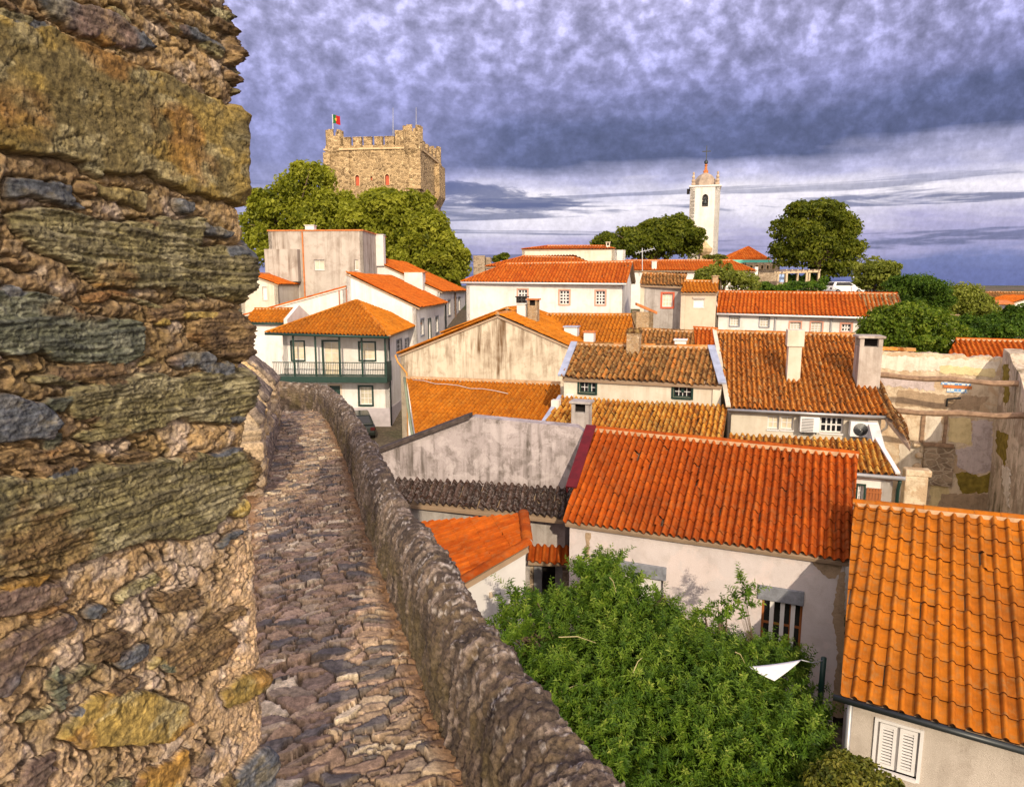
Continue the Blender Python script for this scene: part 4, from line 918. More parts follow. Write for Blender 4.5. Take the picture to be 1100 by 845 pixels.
w2 = n2.walls['front']
patch(w2, [(872, 601), (904, 606), (904, 612), (896, 622), (884, 617), (876, 609)], 'brownp', .012, 'bare_render_patch', n2.root)
patch(w2, [(901, 614), (908, 614), (907, 770), (893, 770), (896, 735), (900, 700), (894, 660), (898, 638)], 'brownp', .015, 'bare_render_patch', n2.root)
patch(w2, [(630, 572), (634, 573), (633, 600), (627, 601)], 'brownp', .012, 'bare_render_patch', n2.root)
# ================================================================= castle
a, b = V2(R(6.5)); A = P(349.5, 162, 126); ca_ = lambda u, v, z: Vector((A.x, A.y, 0)) + a * u + b * v + Zv * z
Wc = (PP(450, 162, A, b) - A).dot(a); Dc = 17.0; zc1 = A.z; zg_ = 8.0
castle = thing('castle_keep', 'square stone castle keep with battlements, corner turrets and red arched windows rising over the trees', 'castle', tuple(ca_(Wc / 2, Dc / 2, zg_)))
cw = [Wall(ca_(0, 0, 0), ca_(Wc, 0, 0), zg_, [(0, zc1), (Wc, zc1)], 1.2, ca_(Wc / 2, Dc / 2, 0)), Wall(ca_(Wc, 0, 0), ca_(Wc, Dc, 0), zg_, [(0, zc1), (Dc, zc1)], 1.2, ca_(0, Dc / 2, 0)),
      Wall(ca_(Wc, Dc, 0), ca_(0, Dc, 0), zg_, [(0, zc1), (Wc, zc1)], 1.2, ca_(Wc / 2, 0, 0)), Wall(ca_(0, Dc, 0), ca_(0, 0, 0), zg_, [(0, zc1), (Dc, zc1)], 1.2, ca_(Wc, Dc / 2, 0))]
def arch_hole(w, px):
    u0, z0, u1, z1 = w.rect(*px); r = (u1 - u0) / 2; c = (u0 + u1) / 2; zs = z1 - r
    arc = [(c + r * math.cos(t), zs + 1.15 * r * math.sin(t)) for t in np.linspace(0, math.pi, 9)]
    pts = [(u0, z0), (u1, z0)] + arc; w.holes.append(pts); return u0, z0, u1, z1, pts
for px in ((381.7, 188.5, 386.3, 199.5), (413.7, 187.5, 418.3, 198.8), (398, 189.5, 400.2, 193.6)):
    u0, z0, u1_, z1, pts = arch_hole(cw[0], px); m = MB(); m.prism([cw[0].pt(u, z, -.35) for u, z in pts], cw[0].n * -.1); wn = m.build('window', M['redtrim'], castle)
    f = MB(); c = ((u0 + u1_) / 2, (z0 + z1) / 2); K = len(pts)
    for i in range(1, K):
        p, q = pts[i], pts[(i + 1) % K]; k = 1.28
        f.prism([cw[0].pt(*p, .0), cw[0].pt(*q, .0), cw[0].pt(c[0] + (q[0] - c[0]) * k, c[1] + (q[1] - c[1]) * 1.12, .0), cw[0].pt(c[0] + (p[0] - c[0]) * k, c[1] + (p[1] - c[1]) * 1.12, .0)], cw[0].n * .12)
    f.build('window_surround', M['castle2'] if 'castle2' in M else M.setdefault('castle2', plain('dressed_stone', (.52, .38, .22), .9, .1, 0, .25, 1.5)), wn)
pts = [(4.9, 26.5), (6.2, 26.5), (6.2, 30), (5.55, 31.2), (4.9, 30)]; f = MB(); f.prism([cw[1].pt(u, z - 4, .0) for u, z in pts], cw[1].n * .15); f.build('blind_window', M['castle2'], castle)
mb = MB(); [w.emit(mb) for w in cw]; mb.box(ca_(1, 1, zc1 - .6), a * (Wc - 2), b * (Dc - 2), Zv * .4); mb.build('wall', M['castle'], castle)
m = MB()   # string course, parapet
m.box(ca_(-.25, -.25, zc1 + .002), a * (Wc + .5), b * (Dc + .5), Zv * .3); m.build('string_course', M['castle2'], castle)
zp = P(400, 156.5, 125.5).z; zm = P(400, 148.3, 125.5).z; zb0 = zc1 + .3
m = MB(); t = .7
m.box(ca_(0, 0, zb0), a * Wc, b * t, Zv * (zp - zb0)); m.box(ca_(0, Dc - t, zb0), a * Wc, b * t, Zv * (zp - zb0))
m.box(ca_(0, t, zb0), a * t, b * (Dc - 2 * t), Zv * (zp - zb0)); m.box(ca_(Wc - t, t, zb0), a * t, b * (Dc - 2 * t), Zv * (zp - zb0))
m.build('parapet', M['castle'], castle)
pb = lambda px: (PP(px, 150, A, b) - A).dot(a)
for (x0, x1) in ((368.2, 376.2), (379, 388), (390.4, 399), (402, 410.8), (413, 423)):
    for v in (0, Dc - t):
        m = MB(); u0, u1_ = pb(x0), pb(x1); m.box(ca_(u0, v - .02, zp), a * (u1_ - u0), b * (t + .04), Zv * (zm - zp)); m.box(ca_(u0 - .06, v - .1, zm), a * (u1_ - u0 + .12), b * (t + .2), Zv * .15); m.build('merlon', M['castle'], castle, bevel=.06)
for k in range(4):
    for u in (0, Wc - t):
        m = MB(); v = 3.4 + k * 3.0; m.box(ca_(u - .02, v, zp), a * (t + .04), b * 1.5, Zv * (zm - zp)); m.build('merlon', M['castle'], castle, bevel=.06)
def turret(u, v, r, z0, z1, nm='turret'):
    m = MB(); c = ca_(u, v, 0)
    m.lathe(c, [(r * .35, z0 - 1.6), (r * .75, z0 - .7), (r, z0), (r, z1 - 1.1)], 18)
    for k in range(6):
        t0 = 2 * math.pi * k / 6; p = []
        for tt in (t0, t0 + .3, t0 + .62): p.append(c + Vector((math.cos(tt) * r, math.sin(tt) * r, z1 - 1.1)))
        for tt in (t0 + .62, t0 + .3, t0): p.append(c + Vector((math.cos(tt) * r * .68, math.sin(tt) * r * .68, z1 - 1.1)))
        m.prism(p, Zv * 1.1)
    return m.build(nm, M['castle'], castle)
zt1 = P(357, 139, 125.5).z; zt2 = P(443, 134.5, 124).z
turret(1.45, .9, 1.55, zc1 - .2, zt1); turret(Wc - 1.25, .9, 1.75, zc1 - .2, zt2); turret(Wc - .9, Dc - 1, 1.3, zc1 - .2, zt1 - .2); turret(1.2, Dc - 1, 1.4, zc1 - .2, zt1 - .4)
m = MB(); u0, u1_ = pb(424), pb(435); m.box(ca_(u0, .02, zp), a * (u1_ - u0), b * 2.2, Zv * (P(430, 140.5, 125).z - zp)); m.box(ca_(pb(433), .02, zp), a * .9, b * 2.2, Zv * (P(434, 136, 125).z - zp)); m.build('guard_block', M['castle'], castle, bevel=.05)
m = MB()  # buttress strips, lower bartizans
m.box(ca_(pb(369), -.35, zg_), a * 1.0, b * .34, Zv * (zc1 - zg_ - .3)); m.box(ca_(-.35, -.35, zg_), a * 1.3, b * 1.5, Zv * (zc1 - zg_ - .35)); m.box(ca_(pb(439), -.3, P(445, 203, 124).z), a * (Wc - pb(439) + .3), b * 2.4, Zv * (zc1 - P(445, 203, 124).z - .3))
m.build('buttress', M['castle'], castle, bevel=.05)
m = MB(); z0 = P(470, 212, 138).z; z1 = P(470, 178, 138).z; m.box(ca_(Wc + .002, Dc - 5, z0), a * .9, b * 5.3, Zv * (z1 - z0)); m.prism([ca_(Wc, Dc - 5, z0), ca_(Wc + .9, Dc - 5, z0), ca_(Wc, Dc - 5, z0 - 1.6)], b * 5.3); m.build('bartizan', M['castle'], castle)
fp0 = ca_(1.2, .9, zt1 - 1.2); fp1 = P(351.5, 121, 125.5); fp1.x, fp1.y = fp0.x, fp0.y; m = MB(); m.tube([fp0, fp1], .09, 6); fpo = m.build('flagpole', M['pole'], castle)
fl = []; ff = []; fm = []; nu, nv = 24, 14; fh, fw_ = 1.45, 1.6
for i in range(nu + 1):
    for j in range(nv + 1):
        x, y = i / nu, j / nv; fl.append(fp1 + Vector((x * fw_ * .85, .25 * math.sin(x * 5 + y) * x, -.1 - y * fh - .25 * x * x + .08 * math.sin(x * 6))))
for i in range(nu):
    for j in range(nv):
        q = i * (nv + 1) + j; ff.append([q, q + 1, q + nv + 2, q + nv + 1]); x, y = (i + .5) / nu, (j + .5) / nv; r_ = math.hypot((x - .4) * 1.25, y - .5)
        fm.append(3 if r_ < .07 else 2 if r_ < .15 else (0 if x < .4 else 1))
mesh_np('flag', np.array([tuple(v) for v in fl]), ff, [plain('flag_green', (.005, .10, .02), .8), plain('flag_red', (.34, .007, .008), .8), plain('flag_yellow', (.75, .50, .02), .8), M['flagw'] if 'flagw' in M else plain('flag_crest', (.55, .10, .08), .8)], fpo, fm, True)
for px, yt in ((422.2, 116), (447, 115.5)):
    q = P(px, 150, 128); t_ = P(px, yt, 128); m = MB(); m.tube([q, t_], [.09, .04], 5); m.build('antenna_mast', M['greymetal'], castle)
rt = thing('ruined_tower', 'stump of a ruined stone tower beyond the castle trees', 'tower', tuple(P(518, 300, 118)))
m = MB(); p0 = P(508.5, 300, 118); d = P(527.5, 300, 118) - p0
m.box(p0 - Zv * 6, d * .66, Vector((0, 4, 0)), Zv * (P(515, 274.5, 118).z - p0.z + 6)); m.box(p0 + d * .7 - Zv * 6 + Vector((0, .8, 0)), d * .3, Vector((0, 3, 0)), Zv * (P(515, 276, 118).z - p0.z + 6)); m.box(p0 + d * .66 - Zv * 6 + Vector((0, 1.3, 0)), d * .05, Vector((0, 2, 0)), Zv * (P(515, 279, 118).z - p0.z + 6))
m.build('wall', M['stonewall'], rt, bevel=.2)
# ================================================================= church tower
a, b = V2(R(14.5)); A = P(741.5, 201, 101); wT = (PP(774, 201, A, b) - A).dot(a); zt_ = A.z
ct = thing('church_tower', 'tall white church bell tower with dome, cross and corner pinnacles', 'bell tower', tuple(A + a * wT / 2 + b * wT / 2 - Zv * (A.z - 8)))
tf = Wall(A, A + a * wT, 8, [(0, zt_), (wT, zt_)], .7, A + a * wT / 2 + b * 3); tw_ = [tf, Wall(A + a * wT, A + a * wT + b * wT, 8, [(0, zt_), (wT, zt_)], .7, A), Wall(A + a * wT + b * wT, A + b * wT, 8, [(0, zt_), (wT, zt_)], .7, A), Wall(A + b * wT, A, 8, [(0, zt_), (wT, zt_)], .7, A + a * wT)]
u0, z0, u1_, z1, pts = arch_hole(tf, (754.2, 209, 760.8, 222))
mb = MB(); [w.emit(mb) for w in tw_]; mb.build('wall', plaster('tower_plaster', (.68, .65, .61), (.5, .38, .26), .35, .5, .5), ct)
m = MB(); m.box(tf.pt(u0 - .3, z0 - .3, -1.3), a * (u1_ - u0 + .6), b * .1, Zv * (z1 - z0 + .6)); m.build('belfry_back', M['whitep'], ct)
bl = MB(); c = tf.pt((u0 + u1_) / 2, 0, -.45); bl.lathe(c + Zv * (z0 + .45), [(.42, 0), (.36, .12), (.24, .5), (.16, .62), (.05, .7)], 14); bl.box(tf.pt(u0, z0 + 1.12, -.5), a * (u1_ - u0), b * .12, Zv * .14); bl.build('bell', M['darkmetal'], ct)
m = MB(); m.box(A - a * .15 - b * .15 + Zv * .002, a * (wT + .3), b * (wT + .3), Zv * .2); m.build('cornice', M['white'], ct)
zz = zt_ + .3; cc = A + a * wT * .5 + b * wT * .5; cc.z = 0; wh = wT
m = MB(); m.lathe(cc + Zv * zz, [(1.75, 0), (1.7, .35), (1.45, .95), (1.0, 1.45), (.45, 1.75), (.28, 1.85)], 8); m.build('dome', plain('dome_stone', (.34, .27, .21), .9, .1, 0, .3, 1.5), ct)
m = MB(); m.lathe(cc + Zv * (zz + 1.8), [(.32, 0), (.38, .3), (.2, .5), (.16, 1.0), (.25, 1.1), (.1, 1.3)], 10); ln = m.build('lantern', M['rimtile'], ct)
m = MB(); q = cc + Zv * (zz + 3.0); m.lathe(q, [(.1, 0), (.28, .2), (.28, .45), (.1, .65)], 10); m.box(q + Zv * .6 - a * .06 - b * .06, a * .12, b * .12, Zv * 2.0); m.box(q + Zv * 1.75 - a * .6 - b * .05, a * 1.2, b * .1, Zv * .12); m.build('cross', M['darkmetal'], ct)
for i in (.1, .9):
    for j in (.1, .9):
        m = MB(); q = A + a * wT * i + b * wT * j; q.z = zz; m.box(q - a * .27 - b * .27, a * .54, b * .54, Zv * .3); m.lathe(q, [(.15, .3), (.28, .5), (.28, .7), (.12, .85), (.22, 1.0), (.22, 1.15), (.09, 1.35), (.15, 1.5), (.16, 1.65), (.04, 1.8)], 10); m.build('pinnacle', M['dressed2'] if 'dressed2' in M else M.setdefault('dressed2', plain('pinnacle_stone', (.42, .32, .23), .9, .1, 0, .3, 2)), ct)
m = MB(); q = A - a * .05 + b * .3 - Zv * .9; m.box(q, a * -.4, b * .4, Zv * .7); m.build('gargoyle', M['dark'], ct)
m = MB(); q = P(752, 276, 100); m.box(q - Zv * 5, a * 1.2, b * .6, Zv * 5.2); m.lathe(q + a * .6 + b * .3 + Zv * .2, [(.5, 0), (1.0, .5), (1.1, 1.0), (.5, 1.5), (.2, 2.0)], 8); m.build('broken_gable', M['castle2'], ct)
# pavilion, stone hall, pergola
pv = house('tile_roofed_pavilion', 'pavilion with a pyramid orange roof and turquoise gutter right of the church tower', [(779, 279.5), (829, 279.5), (804.5, 265), (803, 265)], 98, .42, az=4, hipL=True, hipR=True, ov=.3, tile='t_far', wall='beige', pitch=.3, row=.6, segs=4, ridge=False)
m = MB(); p = pv.EL - Zv * .45 - pv.b * .1; m.box(p, pv.ER - pv.EL, pv.b * .12, Zv * .5); m.build('gutter', M['teal'], pv.root)
sh = flat_block('stone_hall', 'low stone hall with a row of small dark arched openings below the pavilion', 799, 838, 282, 94, 6, 4, 'stonewall', 'building', None, rim=None,
                wins=[G((x, 285, x + 2.4, 289), trim='castle2', nx=1, ny=1, pane='dark', sash='castle2', tw=.08, rec=.3) for x in (806, 812, 817.7, 823.7, 829.5)])
gw = flat_block('garden_wall', 'brown stone garden wall with white pier and blue panel, under the stone hall', 812.5, 845, 293, 84, .5, 6, 'stonewall', 'wall', None, rim=None)
m = MB(); q = P(811, 293, 83.8); m.box(q - Zv * 2.2, Vector((.35, 0, 0)), Vector((0, .5, 0)), Zv * 2.9); m.build('pier', M['white'], gw.root)
sg = thing('information_panel', 'pale blue information panel standing by the garden wall', 'panel', tuple(P(838.5, 305, 82)))
m = MB(); q = P(835, 303, 82); e = P(842, 303, 82) - q; m.box(q, e, Vector((0, .08, 0)), Zv * (P(838, 294.5, 82) - P(838, 303, 82)).z); m.build('board', plain('pale_blue_panel', (.36, .50, .78), .5), sg); m = MB(); m.box(q + e * .1 - Zv * 1.2 + Vector((0, .09, 0)), Vector((.07, 0, 0)), Vector((0, .07, 0)), Zv * 1.5); m.box(q + e * .85 - Zv * 1.2 + Vector((0, .09, 0)), Vector((.07, 0, 0)), Vector((0, .07, 0)), Zv * 1.5); m.build('stand', M['pole'], sg)
pg = thing('pergola', 'pale wooden pergola of posts and beams under the big round tree', 'pergola', tuple(P(860, 308, 78)))
for px in (844.5, 866, 879):
    for dY in (0, 2.5):
        m = MB(); q = P(px, 310, 78); q.y += dY; z1 = P(px, 293, 78).z; m.box(Vector((q.x - .1, q.y, q.z - .5)), Vector((.2, 0, 0)), Vector((0, .2, 0)), Zv * (z1 - q.z + .5)); m.build('post', M['pergw'] if 'pergw' in M else M.setdefault('pergw', plain('pale_wood', (.52, .40, .26), .8)), pg)
m = MB()
for dY in (0, 2.5): q0, q1 = P(841, 293.5, 78), P(881, 292.5, 78); m.box(q0 + Vector((0, dY, .0)), q1 - q0, Vector((0, .2, 0)), Zv * .22)
for k in range(7): q = P(843 + 6 * k, 293, 78); m.box(q + Vector((0, -.4, .25)), Vector((.1, 0, 0)), Vector((0, 3.5, 0)), Zv * .12)
m.build('beam', M['pergw'], pg)
def lamp_post(px, yt, yb, Y, label):
    t = thing('street_lamp', label, 'street lamp', tuple(P(px, yb, Y)), 'street lamps on the hill'); m = MB(); m.tube([P(px, yb + 6, Y), P(px, yt, Y)], [.09, .06], 8); m.build('pole', M['pole'], t, True)
    q = P(px, yt, Y); m = MB(); m.box(q - Vector((.55, .12, .02)), Vector((.7, 0, 0)), Vector((0, .24, 0)), Zv * .14); m.build('lamp_head', M['pole'], t, bevel=.03)
lamp_post(936, 285, 312, 72, 'tall pale street lamp above the end of the long roof'); lamp_post(921, 298, 312, 80, 'shorter street lamp beside the white parked car'); lamp_post(927, 298, 312, 82, 'thin farther street lamp between the other two')
def car(name, label, loc, az, mat, s=1.0, estate=False):
    t = thing(name, label, 'car', loc, 'parked cars'); fa, _ = V2(0); f = Vector((math.sin(az), math.cos(az), 0)); sd = Vector((math.cos(az), -math.sin(az), 0)); o = Vector(loc)
    q = lambda x, y, z: o + sd * x * s + f * y * s + Zv * z * s
    m = MB(); pr = [(-2.0, .28), (-2.08, .5), (-2.02, .86), (-1.7, .95), (1.1, .95), (1.95, .82), (2.1, .6), (2.05, .28)]
    m.prism([q(-.85, y, z) for y, z in pr], sd * 1.7 * s); m.build('body', mat, t, bevel=.1 * s)
    yb, yt0, yt1, yf = (-1.85, -1.5, .35, 1.15) if not estate else (-2.0, -1.8, .35, 1.15)
    m = MB(); B = [q(-.78, yb, .94), q(.78, yb, .94), q(.78, yf, .94), q(-.78, yf, .94)]; T = [q(-.6, yt0, 1.45), q(.6, yt0, 1.45), q(.6, yt1, 1.45), q(-.6, yt1, 1.45)]
    m.add(B + T, [[3, 2, 1, 0], [4, 5, 6, 7], [0, 1, 5, 4], [1, 2, 6, 5], [2, 3, 7, 6], [3, 0, 4, 7]]); m.build('cabin', mat, t, bevel=.07 * s)
    def quad(i, j, nm):
        b0, b1, t0, t1 = B[i], B[j], T[i], T[j]; n = (b1 - b0).cross(t0 - b0).normalized(); cx = sum(B, Vector()) / 4
        if n.dot(b0 - cx) < 0: n = -n
        g = lambda u, v: (b0 * (1 - u) + b1 * u) * (1 - v) + (t0 * (1 - u) + t1 * u) * v + n * .012
        mm = MB(); mm.prism([g(.1, .16), g(.9, .16), g(.9, .88), g(.1, .88)], n * -.01); mm.build(nm, M['glass'], t)
    quad(0, 1, 'rear_window'); quad(1, 2, 'side_window'); quad(2, 3, 'windscreen'); quad(3, 0, 'side_window')
    for x in (-.74, .74):
        for y in (-1.3, 1.3):
            m = MB(); sg_ = 1 if x > 0 else -1; m.tube([q(x - .1 * sg_, y, .31), q(x + .12 * sg_, y, .31)], .31 * s, 18); w_ = m.build('wheel', M['dark'], t, True); m = MB(); m.tube([q(x + .1 * sg_, y, .31), q(x + .135 * sg_, y, .31)], .19 * s, 14); m.build('rim', M['greymetal'], w_)
    for x in (-.68, .68):
        m = MB(); m.box(q(x - .13, -2.10, .62), sd * .26 * s, f * .05 * s, Zv * .2 * s); m.build('tail_light', M['taillens'] if 'taillens' in M else M.setdefault('taillens', plain('tail_lens', (.05, .006, .006), .3)), t, bevel=.01); m = MB(); m.box(q(x - .15, 2.03, .58), sd * .3 * s, f * .06 * s, Zv * .16 * s); m.build('headlight', M['whitep'], t, bevel=.01)
    m = MB(); m.box(q(-.26, -2.12, .45), sd * .52 * s, f * .04 * s, Zv * .11 * s); m.build('number_plate', M['whitep'], t)
    return t
dk = NT('dark_car_paint'); dk.col((.018, .022, .02)); dk.b.inputs['Roughness'].default_value = .25; wk = NT('white_car_paint'); wk.col((.75, .74, .72)); wk.b.inputs['Roughness'].default_value = .3
q = P(387, 462, 42.0); car('parked_car', 'dark car parked nose-in by the balcony house, half behind the rampart', (q.x, 41.6, 1.05), R(-16), dk.mat)
q = P(906, 313, 76); car('parked_car', 'white car parked on the hill under the round tree', (q.x, q.y, q.z - .35), R(80), wk.mat, .95, False)
# ================================================================= trees
def leaf_cloud(blobs, n, size, seed, asp=.45, sub=14, srad=.34, flat=.3, core=.25):
    rs = np.random.RandomState(seed); tot = sum(bl[1][0] * bl[1][1] for bl in blobs); Vs, rn = [], []
    for c, r in blobs:
        k = int(n * r[0] * r[1] / tot); c = np.array(c); r = np.array(r)
        ns = max(5, int(sub)); d = rs.randn(ns, 3); d /= np.linalg.norm(d, axis=1)[:, None]
        d[:, 2] = np.where(d[:, 2] < -.4, -d[:, 2], d[:, 2])
        sc_ = d * rs.uniform(.62, .86, (ns, 1)); sr = rs.uniform(.7, 1.25, ns) * srad; stone = rs.rand(ns)
        w = sr ** 2; ci = rs.choice(ns, k, p=w / w.sum())
        e = rs.randn(k, 3); e /= np.linalg.norm(e, axis=1)[:, None]
        pos = sc_[ci] + e * (sr[ci] * rs.uniform(.6, 1.08, k))[:, None]
        nr = e * .9 + sc_[ci] * .45 + rs.randn(k, 3) * .4
        kc = int(k * core); pos[:kc] = (rs.rand(kc, 3) * 2 - 1) * .62
        pos = pos + rs.randn(k, 3) * .03
        Pw = c + pos * r; nr[:, 2] += flat; nr /= np.linalg.norm(nr, axis=1)[:, None]
        tx = np.cross(nr, rs.randn(k, 3)); tx /= np.linalg.norm(tx, axis=1)[:, None]; ty = np.cross(nr, tx)
        s = size * rs.uniform(.6, 1.3, (k, 1))
        fold = nr * s * .18
        q = np.stack([Pw - tx * s * .5, Pw - ty * s * .5 * asp + fold, Pw + tx * s * .5 - fold * .8, Pw + ty * s * .5 * asp + fold], 1)
        Vs.append(q.reshape(-1, 3)); rn.append(np.clip(stone[ci] * .5 + rs.rand(k) ** 1.3 * .5, 0, 1))
    Vv = np.concatenate(Vs); return Vv, np.arange(len(Vv)).reshape(-1, 4), np.concatenate(rn)
def sprigs(blobs, ns, seed, nl=28, L0=.34, lf=.118):
    rs = np.random.RandomState(seed); a_ = np.array([b_[1][0] * b_[1][1] for b_ in blobs]); bi = rs.choice(len(blobs), ns, p=a_ / a_.sum())
    C = np.array([b_[0] for b_ in blobs])[bi]; Rr = np.array([b_[1] for b_ in blobs])[bi]
    d = rs.randn(ns, 3); d[:, 1] -= .35; d /= np.linalg.norm(d, axis=1)[:, None]; d[:, 2] = np.where(d[:, 2] < -.35, -d[:, 2], d[:, 2])
    base = C + d * Rr * rs.uniform(.4, .98, (ns, 1)); tone = rs.rand(ns)
    di = d * .75 + rs.randn(ns, 3) * .35; di[:, 2] += .75; di /= np.linalg.norm(di, axis=1)[:, None]
    Ls = L0 * rs.uniform(.6, 1.5, ns); bend = rs.randn(ns, 3) * .3; bend[:, 2] -= .25
    t = np.linspace(.12, 1, nl)[None, :, None]
    pos = base[:, None] + di[:, None] * (t * Ls[:, None, None]) + bend[:, None] * (t ** 2 * Ls[:, None, None] * .4)
    tang = di[:, None] + bend[:, None] * (t * .8); tang /= np.linalg.norm(tang, axis=2)[..., None]
    s0 = np.cross(di, rs.randn(ns, 3)); s0 /= np.linalg.norm(s0, axis=1)[:, None]; s1 = np.cross(di, s0)
    an = np.arange(nl)[None, :, None] * 2.4 + rs.rand(ns, 1, 1) * 6; side = s0[:, None] * np.cos(an) + s1[:, None] * np.sin(an)
    ld = side * .85 + tang * .55 + rs.randn(ns, nl, 3) * .18; ld[..., 2] -= .18; ld /= np.linalg.norm(ld, axis=2)[..., None]
    w = np.cross(ld, tang + rs.randn(ns, nl, 3) * .25); w /= np.linalg.norm(w, axis=2)[..., None] + 1e-9
    nn = np.cross(w, ld); sz = lf * rs.uniform(.6, 1.35, (ns, nl, 1)) * (1.1 - .5 * t)
    tip = pos + ld * sz - nn * sz * .12; mid = pos + ld * sz * .45 + nn * sz * .06
    q = np.stack([pos, mid - w * sz * .17, tip, mid + w * sz * .17], 2)
    rn = np.clip(tone[:, None] * .5 + rs.rand(ns, nl) * .3 + .22 * t[..., 0], 0, 1)
    return q.reshape(-1, 3), np.arange(ns * nl * 4).reshape(-1, 4), rn.ravel()
def tree(name, label, cat, blobs_px, Y, n, size, mat, seed, group=None, zb=None, trunk=True, asp=.6, sub=16, srad=.34, dz=1., core=.25, tr=None, knob=4, sprig=0):
    bl = []
    for bp in blobs_px:
        x, y, rx, ry = bp[:4]; yy = Y + (bp[4] if len(bp) > 4 else 0); c = P(x, y, yy); k = (c - EYE).length / F; bl.append((tuple(c), (rx * k, rx * k * dz, ry * k)))
    r0_ = np.random.RandomState(seed + 900)
    for c, r in list(bl):
        for _ in range(knob):
            d = r0_.randn(3); d /= np.linalg.norm(d); d[2] = abs(d[2]) * .9 - .15; k = r0_.uniform(.22, .42)
            bl.append(((c[0] + d[0] * r[0] * .92, c[1] + d[1] * r[1] * .92, c[2] + d[2] * r[2] * .92), (r[0] * k, r[1] * k, r[2] * k)))
    cx = np.mean([b_[0][0] for b_ in bl]); cy = np.mean([b_[0][1] for b_ in bl]); zb = float(ground_z(cx, cy)) if zb is None else zb
    t = thing(name, label, cat, (cx, cy, zb), group); t['kind'] = 'thing'
    Vv, Ff, rn = sprigs(bl, sprig, seed) if sprig else leaf_cloud(bl, n, size, seed, asp, sub, srad, core=core); mesh_np('crown', Vv, Ff, M[mat], t, None, False, rn)
    if trunk:
        m = MB(); top = max(b_[0][2] for b_ in bl); r0 = tr or .05 * (top - zb) * .6 + .03; rr = random.Random(seed)
        p = [Vector((cx, cy, zb - .3)), Vector((cx + .1 * rr.uniform(-1, 1), cy, zb + (top - zb) * .35)), Vector((cx + .3 * rr.uniform(-1, 1), cy, zb + (top - zb) * .6))]
        m.tube(p, [r0, r0 * .75, r0 * .5], 9)
        for c, r in bl[:len(blobs_px)]:
            for k in range(4):
                d = Vector((rr.uniform(-1, 1), rr.uniform(-1, 1), rr.uniform(-.2, .9))); e = Vector(c) + Vector((d.x * r[0], d.y * r[1], d.z * r[2])) * .75
                md = (p[1] + (e - p[1]) * .5) + Vector((0, 0, .08 * (top - zb))); m.tube([p[1] + (p[2] - p[1]) * rr.random(), md, e], [r0 * .4, r0 * .25, r0 * .06], 6)
        m.build('trunk', M['bark'], t, True)
    return t
TG = 'leafy trees behind the roofs'
tree('leafy_tree', 'tall leafy tree left of the castle keep, its crown peaking beside the keep', 'tree', [(331, 212, 34, 36), (300, 232, 30, 34), (285, 262, 25, 36), (345, 248, 40, 44), (320, 270, 40, 30), (362, 235, 26, 30), (258, 285, 18, 30)], 96, 30000, .60, 'leaf_castle', 11, TG, sub=46, srad=.2)
tree('leafy_tree', 'broad leafy tree directly in front of the castle keep', 'tree', [(415, 232, 36, 30), (395, 250, 34, 40), (440, 240, 32, 34), (430, 268, 44, 36), (395, 280, 30, 30), (408, 216, 20, 14)], 92, 30000, .60, 'leaf_castle', 12, TG, sub=46, srad=.2)
tree('leafy_tree', 'leafy tree under the right end of the castle keep, nearest the long white house', 'tree', [(462, 255, 26, 30), (476, 275, 27, 28), (450, 280, 30, 28), (492, 285, 15, 20), (480, 298, 22, 14)], 88, 18000, .58, 'leaf_castle', 13, TG, sub=46, srad=.2)
tree('leafy_tree', 'dense dark green tree left of the church tower, wide and flat', 'tree', [(725, 256, 28, 25), (700, 262, 30, 24), (672, 264, 28, 20), (648, 264, 16, 14), (740, 268, 14, 14), (705, 246, 18, 12), (728, 241, 14, 10)], 96, 22000, .48, 'leaf_round', 14, TG, sub=36, srad=.22)
tree('leafy_tree', 'big round dark tree standing alone against the sky', 'tree', [(876, 238, 32, 23), (852, 256, 26, 27), (902, 258, 25, 26), (876, 268, 38, 27), (843, 276, 17, 15), (912, 275, 16, 14), (885, 226, 18, 11), (900, 290, 24, 10)], 84, 32000, .42, 'leaf_round', 15, TG, sub=40, srad=.21)
tree('leafy_tree', 'small tree with light leaves behind the street lamps', 'tree', [(940, 294, 20, 14), (948, 303, 17, 12), (930, 303, 10, 10)], 68, 7000, .34, 'leaf_olive', 16, TG, sub=16)
tree('leafy_bush', 'dense dark green dome-shaped bush under the horizon', 'bush', [(988, 315, 28, 18), (975, 310, 20, 15), (1005, 322, 20, 14), (985, 335, 32, 20)], 60, 16000, .22, 'leaf_dark', 17, TG, sub=30, srad=.24)
tree('leafy_bush', 'olive green bushy tree left of the distant white houses', 'bush', [(1030, 326, 24, 17), (1045, 335, 22, 16), (1018, 335, 16, 14), (1060, 345, 22, 14)], 62, 14000, .28, 'leaf_olive', 18, TG, sub=22)
tree('leafy_bush', 'large bright green bush spilling over the end of the long roof behind the ruin', 'bush', [(975, 352, 34, 27), (950, 358, 28, 24), (1000, 358, 28, 25), (968, 372, 46, 20), (935, 368, 16, 16)], 40, 26000, .20, 'leaf_mid', 19, TG, sub=44, srad=.2)
tree('leafy_bush', 'dark green bush above the fresh orange roof at the right edge', 'bush', [(1060, 356, 28, 14), (1040, 354, 16, 14), (1085, 350, 18, 14), (1095, 338, 12, 10)], 48, 12000, .22, 'leaf_dark', 20, TG, sub=20)
tree('garden_tree', 'thin pale garden tree in front of the long low house below the church', 'tree', [(765, 300, 15, 12), (785, 303, 16, 12), (800, 305, 14, 12), (771, 288, 5, 12), (782, 291, 6, 8), (755, 299, 10, 8)], 58, 5000, .28, 'leaf_olive', 21, TG, sub=10, srad=.4, core=.1)
